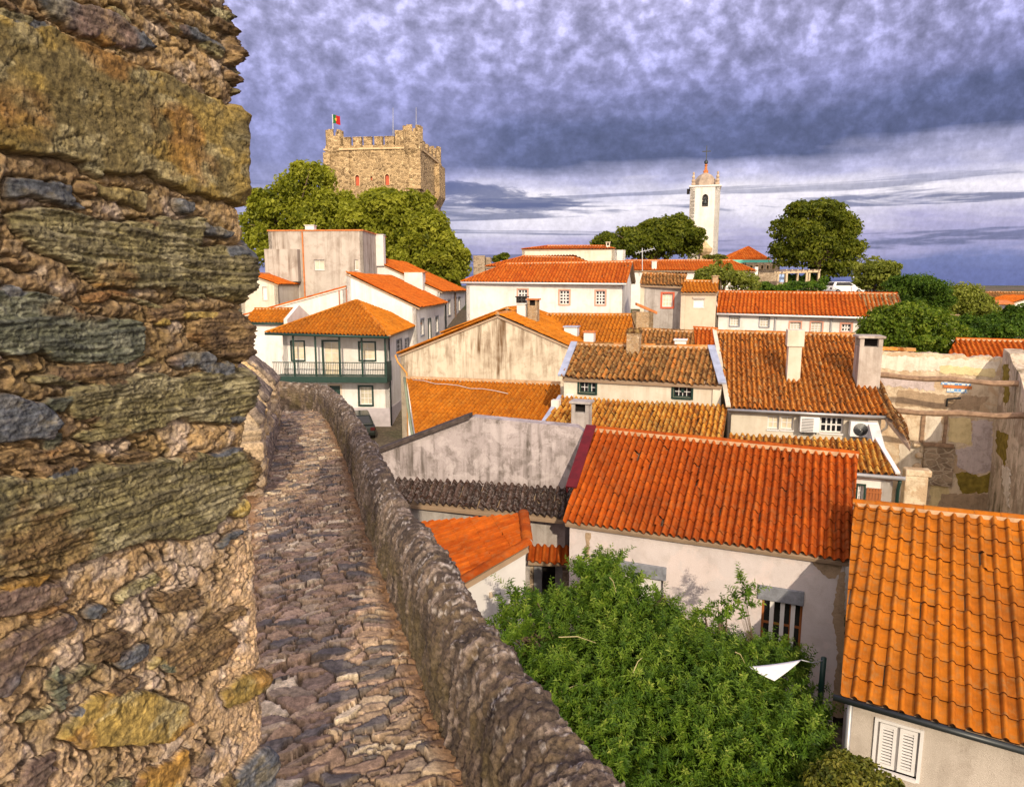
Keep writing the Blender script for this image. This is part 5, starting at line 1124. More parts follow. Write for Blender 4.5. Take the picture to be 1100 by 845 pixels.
tree('garden_hedge', 'dark clipped hedge standing behind the pergola posts', 'hedge', [(850, 302, 12, 8), (868, 302, 14, 8), (882, 303, 8, 8)], 86, 5000, .3, 'leaf_dark', 25, None, trunk=False)
tree('far_tree', 'tiny dark tree on the skyline between the ruined tower and the roofs', 'tree', [(541, 276, 6, 5), (533, 279, 5, 4)], 110, 900, .5, 'leaf_round', 22, TG)
tree('garden_hedge', 'low green hedge along the pergola on top of the long roof', 'hedge', [(820, 309, 10, 6), (838, 311, 14, 5), (856, 308, 14, 6), (872, 309, 12, 6), (884, 305, 6, 8)], 66, 6000, .22, 'leaf_near', 23, None, trunk=False)
tree('ivy_bush', 'yellow green weeds at the foot of the church tower', 'bush', [(772, 277, 8, 3.5), (760, 277, 6, 3)], 90, 900, .3, 'leaf_yellow', 24, None, trunk=False)
# near garden
tree('garden_shrub', 'tall green shrub beside the rampart parapet with an upright leader at its top', 'shrub', [(655, 662, 38, 36, 1.6), (642, 622, 20, 26, 1.9), (655, 640, 30, 30, 1.7), (612, 682, 44, 40, 1.2), (566, 672, 18, 34, .3), (540, 700, 16, 28, 0), (692, 702, 52, 44, 1.2), (640, 740, 70, 60, .2), (580, 745, 40, 45, -.3), (720, 745, 60, 55, .2), (640, 810, 80, 55, -.6), (708, 668, 18, 20, 1.6), (662, 606, 7, 14, 1.9), (626, 622, 6, 16, 1.8), (683, 634, 6, 14, 1.8), (600, 650, 6, 16, 1.4), (585, 660, 7, 18, 1.2), (555, 648, 6, 18, .6), (540, 672, 8, 20, .2), (712, 646, 6, 12, 1.7)], 11, 60000, .135, 'leaf_near', 31, 'garden shrubs', zb=.05, knob=6, sprig=3600)
tree('garden_shrub', 'broad light green shrub in front of the brown window, right of the taller one', 'shrub', [(768, 702, 25, 18, 1.4), (755, 730, 48, 38, .8), (815, 772, 50, 42, .4), (770, 785, 70, 55, 0), (850, 805, 34, 40, .2), (730, 830, 70, 40, -.3), (810, 835, 60, 40, -.1), (760, 668, 6, 14, 1.5), (776, 662, 7, 14, 1.5), (742, 676, 6, 14, 1.5), (808, 705, 8, 12, 1.2), (875, 775, 10, 16, .3)], 11, 54000, .135, 'leaf_near', 32, 'garden shrubs', zb=.05, knob=6, sprig=2700)
tree('garden_shrub', 'loose leafy shrub under the brown window beside the white cloth', 'shrub', [(822, 706, 26, 9, 0), (850, 716, 12, 12, 0), (848, 735, 22, 22, 0), (799, 634, 9, 10, -.3), (796, 650, 8, 10, -.3), (800, 668, 4, 9, -.3)], 12.9, 7000, .12, 'leaf_near', 33, 'garden shrubs', zb=.05, knob=0, sprig=240, tr=.022)
tree('garden_shrub', 'yellow green shrub at the bottom edge beside the louvred house', 'shrub', [(918, 842, 34, 14), (900, 852, 30, 16), (945, 858, 30, 12)], 9.3, 7000, .085, 'leaf_yellow', 34, 'garden shrubs', zb=.05, asp=.7, sub=20)
tw = thing('dry_twigs', 'bare pale twigs sticking out of the tall garden shrub', 'twigs', tuple(P(640, 760, 10)))
m = MB(); rr = random.Random(5)
for (x0, y0, x1, y1) in [(600, 684, 640, 690), (608, 740, 635, 736), (572, 752, 610, 742), (655, 620, 662, 636), (680, 722, 690, 706), (790, 700, 800, 712), (840, 800, 870, 845), (560, 755, 580, 745), (700, 780, 715, 800)]:
    p, q = P(x0, y0, 10.2), P(x1, y1, 10.4); m.tube([p, (p + q) / 2 + Zv * .06, q], [.008, .007, .003], 5)
m.build('twig', M['twig'], tw)
cl = []; cf = []; K = 8; c0, c1, c2 = P(804, 716, 11.0), P(861, 708.5, 11.6), P(832, 731, 10.75)
idx = {}
for i in range(K + 1):
    for j in range(K + 1 - i): idx[(i, j)] = len(cl); u, v = i / K, j / K; p = c0 + (c1 - c0) * u + (c2 - c0) * v - Zv * .07 * (u * v + u * (1 - u - v) + v * (1 - u - v)); cl.append(tuple(p))
for i in range(K):
    for j in range(K - i):
        cf.append([idx[(i, j)], idx[(i + 1, j)], idx[(i, j + 1)]])
        if j < K - i - 1: cf.append([idx[(i + 1, j)], idx[(i + 1, j + 1)], idx[(i, j + 1)]])
sc_ = mesh_np('shade_cloth', np.array(cl), cf, M['cloth'], None, None, True); tag(sc_, 'white cloth corner tied above the garden shrubs', 'shade cloth', None, 'thing'); sm = sc_.modifiers.new('t', 'SOLIDIFY'); sm.thickness = .012
gp = MB(); gp.tube([P(879, 775, 12.4), P(885, 706, 12.4)], .055, 8); gpo = gp.build('garden_post', M['green'], None, True); tag(gpo, 'dark green metal post leaning by the white garden house', 'post', None, 'thing')

cdm = MB(); q1 = P(884.5, 709, 12.4); cdm.tube([c1, (c1 + q1) / 2 - Zv * .05, q1], .009, 5); cdo = cdm.build('cord', M['pole'], None, True); tag(cdo, 'thin cord tying the white cloth corner to the green post', 'cord', None, 'thing')

q0, q1 = n6.pp((444, 411)) + n6.n * .16, n6.pp((546, 425)) + n6.n * .16
cbm = MB(); cbm.tube([q0 + (q1 - q0) * k / 8 + n6.n * .05 * math.sin(k * 2.2) for k in range(9)], .016, 5); cbo = cbm.build('roof_cable', M['pole'], None, True); tag(cbo, 'pale cable lying across the clean orange roof below the streaked gable', 'cable', None, 'thing')
# ================================================================= ground
xs = np.concatenate([-np.geomspace(6000, 60, 26), np.linspace(-50, 50, 51), np.geomspace(60, 6000, 26)]); ys = np.concatenate([np.linspace(-400, -30, 14), np.linspace(-20, 130, 76), np.geomspace(135, 6000, 40)])
X, Yy = np.meshgrid(xs, ys); Z = ground_z(X, Yy) + (fbm(X * .2, Yy * .2, None, 3, 3) - .5) * .25
def grid_faces(nr, nc):
    i = np.arange(nr - 1)[:, None] * nc + np.arange(nc - 1)[None]; return np.stack([i, i + 1, i + nc + 1, i + nc], -1).reshape(-1, 4)
gm = NT('cobbled_ground'); p = gm.pos(); v = gm.n('ShaderNodeTexVoronoi'); v.inputs['Scale'].default_value = 5; gm.l(p, v.inputs['Vector'])
c = gm.mix(gm.noise(p, .5, 6, .7), (.20, .15, .09), (.10, .085, .06)); c = gm.mix(gm.ramp(gm.noise(p, .12, 4), [(.5, 0.), (.6, .8)]), c, (.06, .08, .025)); c = gm.mix(1, c, gm.ramp(v.outputs['Distance'], [(0, 1.2), (.6, .6)]), 'MULTIPLY')
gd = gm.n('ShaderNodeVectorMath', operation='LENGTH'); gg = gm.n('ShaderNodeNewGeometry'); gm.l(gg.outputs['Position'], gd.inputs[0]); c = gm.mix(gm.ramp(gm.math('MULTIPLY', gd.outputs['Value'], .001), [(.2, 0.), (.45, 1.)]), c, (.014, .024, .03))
gm.col(c); gm.bump(v.outputs['Distance'], .03, .6)
go = mesh_np('ground', np.stack([X, Yy, Z], -1).reshape(-1, 3), grid_faces(len(ys), len(xs)), gm.mat, None, None, True); go['kind'] = 'structure'
# ================================================================= rampart walk
TA = R(-16.8); tv = np.array([math.sin(TA), math.cos(TA)]); pvv = np.array([math.cos(TA), -math.sin(TA)])   # along, across (right)
ZP0, SL = 10 - 2.2, .045
pn = Vector((SL * tv[0], SL * tv[1], 1)); pp0 = Vector((0, 0, ZP0))
def pathpt(px, py): return PP(px, py, pp0, pn)
def LW(p): return p[0] * tv[0] + p[1] * tv[1], p[0] * pvv[0] + p[1] * pvv[1]
def XYZ(L, W, h=0):
    x = L * tv[0] + W * pvv[0]; y = L * tv[1] + W * pvv[1]; return np.stack([x, y, ZP0 - SL * L + h], -1)
RE = [LW(pathpt(*q)) for q in [(503, 845), (468, 774), (444, 710), (421, 646), (404, 600), (388, 553), (374, 504), (364, 476), (353, 455)]]
LE = [LW(pathpt(*q)) for q in [(286, 860), (284, 700), (279, 600), (282, 520), (289, 487), (299, 460)]]
print('path R', [(round(a, 2), round(b, 2)) for a, b in RE]); print('path L', [(round(a, 2), round(b, 2)) for a, b in LE])
rL, rW = np.array([q[0] for q in RE]), np.array([q[1] for q in RE]); lL, lW = np.array([q[0] for q in LE]), np.array([q[1] for q in LE])
def fr(L): return np.where(L < rL[0], rW[0] + (L - rL[0]) * (rW[2] - rW[0]) / (rL[2] - rL[0]), np.interp(L, rL, rW))
def fl_(L): return np.where(L < lL[0], lW[0], np.interp(L, lL, lW))
Lend = rL[-1] + 1.6
Ls = np.concatenate([np.linspace(-3, 2.2, 40), 2.2 + (Lend + .6 - 2.2) * np.linspace(0.003, 1, 760) ** 1.5]); Ws = np.linspace(0, 1, 260)
LL, TT = np.meshgrid(Ls, Ws, indexing='ij')
wl_, wr_ = fl_(LL) - .25, fr(LL) + .15
wl_ = wl_ - 2.5 * sstep(Lend - 2.5, Lend, LL)
WW = wl_ + (wr_ - wl_) * TT
RA = .28; WR, LR = WW * math.cos(RA) + LL * math.sin(RA), LL * math.cos(RA) - WW * math.sin(RA); wrp = .22 * (fbm(WW * 1.6, LL * 1.6, None, 2, 40) - .5)
wx = WR + wrp + .09 * (fbm(WW * 7, LL * 7, None, 3, 41) - .5); wy = LR - wrp + .08 * (fbm(WW * 6 + 9, LL * 6, None, 3, 42) - .5)
F1, F2, ID, CX, CY = voro(wx / .17, wy / .092, 51, .95)
G1, G2, ID2, _, _ = voro(wx / .1, wy / .06, 52, .9)
edge = F2 - F1; gap = sstep(.04, .12, edge)
big = ID > .22
e2 = sstep(.03, .10, G2 - G1)
stone = np.where(big, gap, np.minimum(gap, e2)); idm = np.where(big, ID, ID2)
tilt = ((wx / .17 - CX) * (np.modf(ID * 57.3)[0] - .5) + (wy / .092 - CY) * (np.modf(ID * 91.7)[0] - .5)) * .055
hgt = stone * (.022 + .026 * idm + tilt) + .006 * (fbm(WW * 45, LL * 45, None, 4, 43) - .5) + .022 * (fbm(WW * 1.5, LL * 1.2, None, 3, 44) - .5)
pal = np.array([(.24, .17, .12), (.19, .135, .105), (.29, .22, .16), (.10, .09, .09), (.31, .25, .19), (.16, .12, .10), (.26, .19, .15), (.09, .082, .085), (.21, .16, .12), (.42, .36, .28), (.20, .16, .125), (.24, .17, .115)])
pc = pal[(np.modf(idm * 131.7)[0] * len(pal)).astype(int) % len(pal)]
mot = fbm(WW * 22, LL * 22, None, 4, 45)[..., None]; pc = pc * (.5 + 1.1 * mot)
dirt = np.array([.105, .075, .05]) * (.55 + .9 * fbm(WW * 40, LL * 40, None, 3, 46)[..., None])
pc = dirt + (pc - dirt) * stone[..., None]
pc = pc * np.array([1.28, 1.22, 1.08]); ed = np.minimum(WW - fl_(LL) + .13, fr(LL) - WW); rub = (1 - sstep(.0, .16, ed + .12 * (fbm(WW * 5, LL * 5, None, 3, 47) - .5)))[..., None]
pc = pc + (np.array([.22, .12, .055]) * (.5 + fbm(WW * 50, LL * 50, None, 3, 48)[..., None]) - pc) * rub * .85
hgt = hgt * (1 - .6 * rub[..., 0])
po = mesh_np('path', XYZ(LL, WW, hgt).reshape(-1, 3), grid_faces(*LL.shape), M['pathm'], None, None, True, None, pc.reshape(-1, 3)); po['kind'] = 'structure'
# ---- parapet on the right
base = [(L, float(fr(np.array(L)))) for L in np.concatenate([np.linspace(-4, rL[0], 12), rL[1:]])]
endp = [LW(pathpt(346, 446)), LW(pathpt(334, 440.5)), LW(pathpt(318, 438)), LW(pathpt(300, 437)), LW(pathpt(270, 436))]
base += endp
base = np.array(base); seg = np.hypot(*np.diff(base, axis=0).T); s_ = np.concatenate([[0], np.cumsum(seg)])
sd = np.linspace(0, s_[-1], 1500); bL, bW = np.interp(sd, s_, base[:, 0]), np.interp(sd, s_, base[:, 1])
def smooth(x, k): ker = np.hanning(k); ker /= ker.sum(); return np.convolve(np.pad(x, k // 2, 'edge'), ker, 'valid')[:len(x)]
bL, bW = smooth(bL, 81), smooth(bW, 81)
dist = np.hypot(bL, bW); wgt = 1 / np.clip(dist, 1.6, None) ** .8; cs = np.concatenate([[0], np.cumsum(.5 * (wgt[1:] + wgt[:-1]))]); si = np.interp(np.linspace(0, cs[-1], 900), cs, np.arange(1500))
bL, bW = np.interp(si, np.arange(1500), bL), np.interp(si, np.arange(1500), bW)
alongs = np.concatenate([[0], np.cumsum(np.hypot(np.diff(bL), np.diff(bW)))])
tL, tW = np.gradient(bL), np.gradient(bW); tn = np.hypot(tL, tW); tL, tW = tL / tn, tW / tn
oL, oW = -tW, tL            # outward (right of travel): rotate
sgn = np.sign(oW[10]) if oW[10] != 0 else 1
oL, oW = oL * sgn, oW * sgn
prof_ = np.array([(-.05, -.12), (.0, -.02), (.01, .2), (.03, .42), (.07, .54), (.13, .60), (.20, .61), (.27, .58), (.30, .50), (.33, .36), (.36, .1), (.40, -.6), (.5, -3), (.6, -9.5)])
pl_ = np.concatenate([[0], np.cumsum(np.hypot(*np.diff(prof_, axis=0).T))]); tq = np.concatenate([np.linspace(0, pl_[10], 150), np.linspace(pl_[10], pl_[11], 30)[1:], np.linspace(pl_[11], pl_[-1], 40)[1:]])
po_, ph_ = smooth(np.interp(tq, pl_, prof_[:, 0]), 9), np.interp(tq, pl_, prof_[:, 1])
S_, T_ = np.meshgrid(alongs, tq, indexing='ij'); O_, H_ = np.broadcast_to(po_, S_.shape), np.broadcast_to(ph_, S_.shape)
H_ = H_ + np.where(H_ > -.5, 1, 0) * (sstep(0, .5, H_)) * (.10 * (fbm(S_ * 1.1, S_ * 0, None, 3, 61) - .5) + .05 * (vnoise(S_ * 4.5, S_ * 0, None, 62) - .5))
Lg, Wg = bL[:, None] + oL[:, None] * O_, bW[:, None] + oW[:, None] * O_
B = XYZ(Lg, Wg, H_)
du, dv = np.gradient(B, axis=0), np.gradient(B, axis=1); nr = np.cross(du, dv); nr /= np.linalg.norm(nr, axis=-1)[..., None] + 1e-9
if nr[450, 70, 2] < 0: nr = -nr
ux, uy = S_ + .03 * (fbm(S_ * 8, T_ * 8, None, 3, 63) - .5), T_ + .05 * (fbm(S_ * 6, T_ * 6, None, 3, 64) - .5)
ux = ux + .35 * uy * 0.3
ux = ux + .05 * (fbm(S_ * 12, T_ * 12, None, 4, 78) - .5); uy = uy + .09 * (fbm(S_ * 10 + 7, T_ * 10, None, 4, 79) - .5)
F1, F2, ID, CX, CY = voro(ux / .05, uy / .19, 71, 1.); gap = sstep(.02, .2, F2 - F1)
rough_ = fbm(S_ * 14, T_ * 9, None, 5, 65, .6); rough_ = .35 * rough_ + .65 * (np.floor(rough_ * 11) + sstep(.6, 1., rough_ * 11 - np.floor(rough_ * 11))) / 11
fine_ = fbm(S_ * 45, T_ * 38, None, 4, 72, .65)
hh = gap * (.002 + .015 * ID) + .045 * (rough_ - .5) + .04 * (fine_ - .5) + .06 * (fbm(S_ * 2.2, T_ * 2.2, None, 3, 66) - .5)
edge_fade = sstep(0, .15, T_); B2 = B + nr * (hh * edge_fade)[..., None]
pal = np.array([(.12, .085, .058), (.08, .058, .042), (.17, .125, .09), (.06, .044, .033), (.14, .10, .06), (.24, .185, .14)])
pc = pal[(np.modf(ID * 77.7)[0] * 6).astype(int) % 6] * (.25 + .8 * fbm(S_ * 26, T_ * 22, None, 5, 67, .65)[..., None] + .7 * fine_[..., None])
mort = np.array([.10, .074, .052]) * (.5 + fbm(S_ * 40, T_ * 40, None, 3, 68)[..., None]); pc = mort + (pc - mort) * gap[..., None]
wl = sstep(.645, .70, fbm(S_ * 34, T_ * 20, None, 5, 69, .65))[..., None]; pc = pc + (np.array([.56, .50, .44]) - pc) * wl * .6 * sstep(.3, .6, H_)[..., None]
moss = (sstep(.42, .62, fbm(S_ * 3, T_ * 4, None, 4, 70)) * (1 - sstep(.25, .5, H_)) * sstep(-.1, .05, H_))[..., None]; pc = pc + (np.array([.10, .075, .028]) * (.5 + rough_[..., None]) - pc) * moss * .6
par = thing('rampart_parapet', 'lumpy dark stone parapet along the right side of the rampart walk', 'parapet', tuple(XYZ(np.array(6.), np.array(float(fr(np.array(6.))) + .2), 0.)))
mesh_np('wall', B2.reshape(-1, 3), grid_faces(*S_.shape), M['parm'], par, None, True, None, pc.reshape(-1, 3))
# ---- battlements on the left
def rough_solid(name, verts, faces, parent, mat, cell=.05, amp=.05, seed=1, pal=None, sx=.16, sy=.09, light=None):
    bm = bmesh.new(); vs = [bm.verts.new(v) for v in verts]; [bm.faces.new([vs[i] for i in f]) for f in faces]
    bmesh.ops.recalc_face_normals(bm, faces=bm.faces[:])
    for _ in range(7):
        es = [e for e in bm.edges if e.calc_length() > cell]
        if not es: break
        bmesh.ops.subdivide_edges(bm, edges=es, cuts=1, use_grid_fill=True)
    bmesh.ops.triangulate(bm, faces=[f for f in bm.faces if len(f.verts) > 4]); bm.normal_update()
    V = np.array([v.co for v in bm.verts]); N = np.array([v.normal for v in bm.verts]); F_ = [[v.index for v in f.verts] for f in bm.faces] if not bm.verts.index_update() else 0
    bm.free()
    q = V[:, 0] * .8 + V[:, 1] * .6; z = V[:, 2]; q2 = V[:, 1] * .8 - V[:, 0] * .6
    jx, jz = q + .04 * (fbm(q * 7, z * 7, q2 * 7, 3, seed) - .5) + q2 * .7, z + .03 * (fbm(q * 7, z * 7, q2 * 7, 3, seed + 1) - .5)
    F1, F2, ID, _, _ = voro(jx / sx, jz / sy, seed + 2, .9); gap = sstep(.0, .2, F2 - F1)
    n4 = fbm(q * 12, z * 12, q2 * 12, 4, seed + 3); hh = gap * (.3 + .7 * ID) * amp + (n4 - .5) * amp * 1.4
    pal = np.array(pal if pal is not None else [(.30, .22, .14), (.22, .16, .11), (.38, .29, .19), (.17, .13, .10), (.34, .24, .13)])
    c = pal[(np.modf(ID * 37.7)[0] * len(pal)).astype(int) % len(pal)] * (.5 + n4[:, None]); m_ = np.array([.34, .27, .2]) * (.5 + n4[:, None]); c = m_ + (c - m_) * gap[:, None]
    return mesh_np(name, V + N * hh[:, None], F_, mat, parent, None, True, None, c)
bat = thing('battlement_wall', 'stone battlement with slanted merlons along the left side of the rampart walk', 'battlement', tuple(XYZ(np.array(9.), np.array(float(fl_(np.array(9.))) - .3), 0.)))
def bpt(L, o, h): w = float(fl_(np.array(L))) - o; return tuple(XYZ(np.array(float(L)), np.array(w), 0.) + np.array([0, 0, h]))
def prism_pts(L0, L1, secs):
    v = [bpt(L0, o, h) for o, h in secs] + [bpt(L1, o, h) for o, h in secs]; k = len(secs)
    return v, [list(range(k)), list(range(2 * k - 1, k - 1, -1))] + [[i, (i + 1) % k, k + (i + 1) % k, k + i] for i in range(k)]
Lf = lL[-1]
lowpal = [(.26, .19, .14), (.17, .125, .10), (.32, .25, .19), (.12, .095, .08)]
v, f = prism_pts(9.0, Lf + .6, [(-.02, -.15), (.0, .42), (.55, .5), (.6, -1.2)]); rough_solid('wall', v, f, bat, M['parm'], .045, .045, 81, lowpal, .16, .05)
v, f = prism_pts(1.0, Lf + .6, [(.12, -.3), (.12, -1.25), (.62, -1.25), (.62, -9), (.0, -9), (.0, -.3)]); rough_solid('rampart_face', v, f, bat, M['parm'], .4, .05, 82, lowpal, .2, .1)
mps = []
for (L0, L1) in BATT if 'BATT' in globals() else ((Lf - 1.0, Lf + .3), (Lf - 3.6, Lf - 2.4), (Lf - 5.9, Lf - 4.8)):
    v, f = prism_pts(L0, L1, [(-.03, .2), (.0, 1.02), (.16, 1.22), (.62, 1.62), (.72, 1.62), (.72, .2)]); rough_solid('merlon', v, f, bat, M['parm'], .04, .055, int(90 + L0), [(.42, .31, .19), (.30, .22, .14), (.50, .38, .24), (.24, .18, .12), (.46, .32, .16)], .16, .10)
    mo = bpy.context.scene.objects[-1] if False else None
    v, f = prism_pts(L0 - .03, L1 + .03, [(-.07, 1.03), (.13, 1.26), (.66, 1.70), (.76, 1.70), (.76, 1.62), (.64, 1.615), (.16, 1.215), (-.03, .97)]); rough_solid('coping', v, f, bat, M['parm'], .07, .03, int(190 + L0), [(.13, .10, .08), (.09, .07, .06), (.17, .13, .10)], .12, .2)
# ---- the close merlon of schist on the left
E0 = P(268, 422, 2.25); WA = R(19.7); wd_ = Vector((math.sin(WA), math.cos(WA), 0)); wn_ = Vector((math.cos(WA), -math.sin(WA), 0))
LEAN = (.0585 - .024)
ss = np.concatenate([np.linspace(-1.35, 0, 470), np.linspace(0, .6, 90)[1:]]); zz_ = np.linspace(7.55, 11.75, 1150)
SS, ZZ = np.meshgrid(ss, zz_, indexing='xy')
lean = np.where(ZZ > E0.z, .040, .001) * (ZZ - E0.z)
# rounded corner: front for s<0, end face for s>0
rc = .05; fx = np.where(SS < 0, SS, 0); ex = np.where(SS > 0, SS, 0)
cr = np.where(np.abs(SS) < rc, (rc - np.abs(SS)) ** 2 / (4 * rc), 0)
eN = Vector((-wn_.x, -wn_.y, 0))
BX = E0.x + wd_.x * (fx + lean - cr) + eN.x * (ex + cr); BY = E0.y + wd_.y * (fx + lean - cr) + eN.y * (ex + cr)
ang = np.clip((SS / rc + 1) / 2, 0, 1) * math.pi / 2
NX = wn_.x * np.cos(ang) + wd_.x * np.sin(ang); NY = wn_.y * np.cos(ang) + wd_.y * np.sin(ang)
# photo pixel of each vertex (only to know which stone it belongs to)
PXp = np.stack([E0.x + wd_.x * (SS + lean), E0.y + wd_.y * (SS + lean), ZZ], -1) - np.array(EYE)
dep = PXp[..., 1] * CP - PXp[..., 2] * SP; upc = PXp[..., 1] * SP + PXp[..., 2] * CP
px_ = 550 + F * PXp[..., 0] / dep; py_ = 422.5 - F * upc / dep
jx = px_ + 9 * (fbm(SS * 16, ZZ * 16, None, 4, 101) - .5) * 1.6; jy = py_ + 9 * (fbm(SS * 16 + 50, ZZ * 16, None, 4, 102) - .5) * 1.6
OC, SLA, OLI, GRN, BRN = range(5)
stones = [
 (OC, 22, [(-60, 0), (0, 15), (60, 32), (130, 62), (185, 82), (240, 112), (285, 118), (290, 200), (285, 228), (245, 214), (205, 208), (160, 190), (120, 187), (60, 170), (20, 163), (-60, 140)]),
 (SLA, 8, [(40, -8), (110, 10), (150, 33), (168, 52), (150, 54), (95, 40), (55, 20)]), (SLA, 10, [(12, 187), (75, 197), (79, 216), (40, 214), (12, 209)]),
 (OC, 8, [(97, 195), (163, 210), (157, 227), (130, 218), (95, 204)]), (OLI, 5, [(220, 5), (285, 20), (285, 32), (222, 16)]), (BRN, 6, [(243, 38), (290, 50), (290, 75), (240, 66)]), (BRN, 7, [(240, 76), (290, 84), (292, 104), (240, 88)]),
 (BRN, 8, [(150, 3), (190, 25), (196, 36), (160, 22)]), (OLI, 7, [(168, 14), (196, 24), (191, 36), (174, 26)]), (BRN, 10, [(232, -30), (300, -22), (300, 2), (236, -6)]),
 (OLI, 18, [(8, 230), (60, 221), (112, 238), (160, 238), (222, 236), (216, 262), (285, 262), (285, 300), (275, 322), (210, 316), (165, 309), (110, 309), (85, 291), (40, 266), (12, 250)]), (SLA, 20, [(212, 264), (288, 258), (288, 290), (214, 287)]),
 (GRN, 16, [(-60, 305), (0, 313), (60, 319), (100, 339), (150, 349), (154, 380), (130, 391), (60, 386), (40, 379), (-60, 380)]), (BRN, 14, [(203, 350), (245, 332), (300, 352), (302, 385), (265, 390), (230, 381), (205, 366)]), (BRN, 9, [(58, 392), (130, 384), (136, 400), (80, 413), (55, 405)]),
 (OLI, 16, [(72, 419), (150, 404), (290, 396), (290, 436), (240, 456), (200, 451), (130, 469), (110, 461), (85, 451), (74, 431)]), (SLA, 14, [(-60, 420), (0, 426), (50, 434), (69, 455), (50, 469), (20, 474), (-60, 478)]), (BRN, 8, [(-60, 490), (85, 477), (89, 488), (30, 498), (-60, 505)]),
 (OLI, 22, [(-60, 528), (60, 509), (130, 496), (200, 488), (300, 482), (300, 512), (262, 528), (224, 571), (160, 581), (110, 596), (60, 611), (-60, 632)]),
 (SLA, 10, [(-60, 650), (30, 629), (66, 626), (76, 640), (40, 653), (-60, 672)]), (SLA, 10, [(-60, 720), (40, 671), (79, 656), (81, 670), (35, 701), (10, 745), (-60, 760)]), (OC, 12, [(58, 792), (85, 754), (130, 737), (200, 757), (209, 775), (195, 791), (150, 801), (90, 804)]),
 (BRN, 10, [(175, 699), (235, 669), (259, 690), (240, 716), (200, 731), (177, 716)]), (BRN, 6, [(98, 692), (136, 678), (128, 706), (98, 718)]), (OC, 8, [(120, 860), (165, 824), (201, 804), (206, 830), (190, 860)]), (SLA, 8, [(8, 860), (30, 819), (56, 809), (50, 850)]),
 (OC, 10, [(238, 746), (260, 724), (295, 716), (290, 742), (245, 762)]), (SLA, 12, [(254, 828), (285, 799), (305, 808), (285, 860), (256, 850)]), (SLA, 8, [(204, 832), (219, 798), (229, 804), (218, 834)]), (GRN, 7, [(54, 746), (64, 714), (71, 740), (66, 766)]),
 (BRN, 12, [(215, -60), (290, -60), (290, -36), (222, -42)]), (OLI, 12, [(-60, -50), (60, -40), (40, -14), (-60, -20)]), (BRN, 8, [(150, 325), (195, 322), (200, 345), (160, 343)]), (BRN, 7, [(165, 640), (215, 632), (222, 648), (178, 660)]), (OLI, 9, [(-60, 560 + 140), (-10, 690), (-5, 720), (-60, 730)]),
]
rsn = random.Random(19)
def chip(x, y, w, h_, ang, kd, pr):
    n_ = rsn.randint(5, 8); pts_ = []
    for k in range(n_):
        t_ = 2 * math.pi * (k + rsn.uniform(-.25, .25)) / n_; q_ = abs(math.cos(t_)) ** .6 * math.copysign(1, math.cos(t_)) * w, abs(math.sin(t_)) ** .6 * math.copysign(1, math.sin(t_)) * h_
        pts_.append((x + q_[0] * math.cos(ang) - q_[1] * math.sin(ang), y + q_[0] * math.sin(ang) + q_[1] * math.cos(ang)))
    stones.append((kd, pr, pts_))
for k in range(150):
    x, y = rsn.uniform(-30, 285), rsn.uniform(-30, 850)
    if y > 560 + .25 * (285 - x) and rsn.random() < .55: continue
    ang = math.atan2(371 - y, 816 - x) + rsn.uniform(-.12, .12)
    chip(x, y, rsn.uniform(7, 34), rsn.uniform(3, 8.5), ang, rsn.choice([OLI, BRN, BRN, SLA, GRN, OLI, OC]), rsn.uniform(4, 13))
H = np.zeros_like(SS); best = np.full(SS.shape, -1e9); kind = np.full(SS.shape, -1); sid = np.zeros(SS.shape); prot = np.zeros(SS.shape)
outd = np.full(SS.shape, 1e9)
for i, (kd, pr, poly) in enumerate(stones):
    q = np.array(poly, float); K = len(q); d2 = np.full(SS.shape, 1e9); ins = np.zeros(SS.shape, bool)
    x0, x1, y0, y1 = q[:, 0].min() - 25, q[:, 0].max() + 25, q[:, 1].min() - 25, q[:, 1].max() + 25
    msk = (jx > x0) & (jx < x1) & (jy > y0) & (jy < y1); ax, ay = jx[msk], jy[msk]
    dd = np.full(ax.shape, 1e9); inn = np.zeros(ax.shape, bool)
    for k in range(K):
        a0, b0 = q[k], q[(k + 1) % K]; e = b0 - a0; t = np.clip(((ax - a0[0]) * e[0] + (ay - a0[1]) * e[1]) / (e @ e), 0, 1)
        dd = np.minimum(dd, np.hypot(ax - a0[0] - t * e[0], ay - a0[1] - t * e[1]))
        cnd = (a0[1] > ay) != (b0[1] > ay)
        with np.errstate(divide='ignore', invalid='ignore'): inn ^= cnd & (ax < (b0[0] - a0[0]) * (ay - a0[1]) / (b0[1] - a0[1]) + a0[0])
    sdist = np.where(inn, dd, -dd); cur = best[msk]; up_ = sdist > cur
    cur = np.where(up_, sdist, cur); best[msk] = cur
    kk = kind[msk]; kk = np.where(up_ & inn, kd, kk); kind[msk] = kk; s2 = sid[msk]; s2 = np.where(up_, i, s2); sid[msk] = s2; p2 = prot[msk]; p2 = np.where(up_, pr, p2); prot[msk] = p2
inside = best > 0
wv = .35 * fbm(SS * 6, ZZ * 6, None, 3, 110); bed = fbm(SS * 6 + wv * 3, ZZ * 110 + SS * 5 + wv * 9, None, 6, 111, .68); bed2 = fbm(SS * 22, ZZ * 240 + wv * 16, None, 4, 112, .65)
crk = 1 - sstep(.0, .016, np.abs(fbm(SS * 7 + ZZ * 2, ZZ * 8 - SS * 5, None, 5, 126, .6) - .5)); big_ = fbm(SS * 5, ZZ * 5, None, 4, 114); terr = lambda q_, k_: (np.floor(q_ * k_) + sstep(.72, 1., q_ * k_ - np.floor(q_ * k_))) / k_
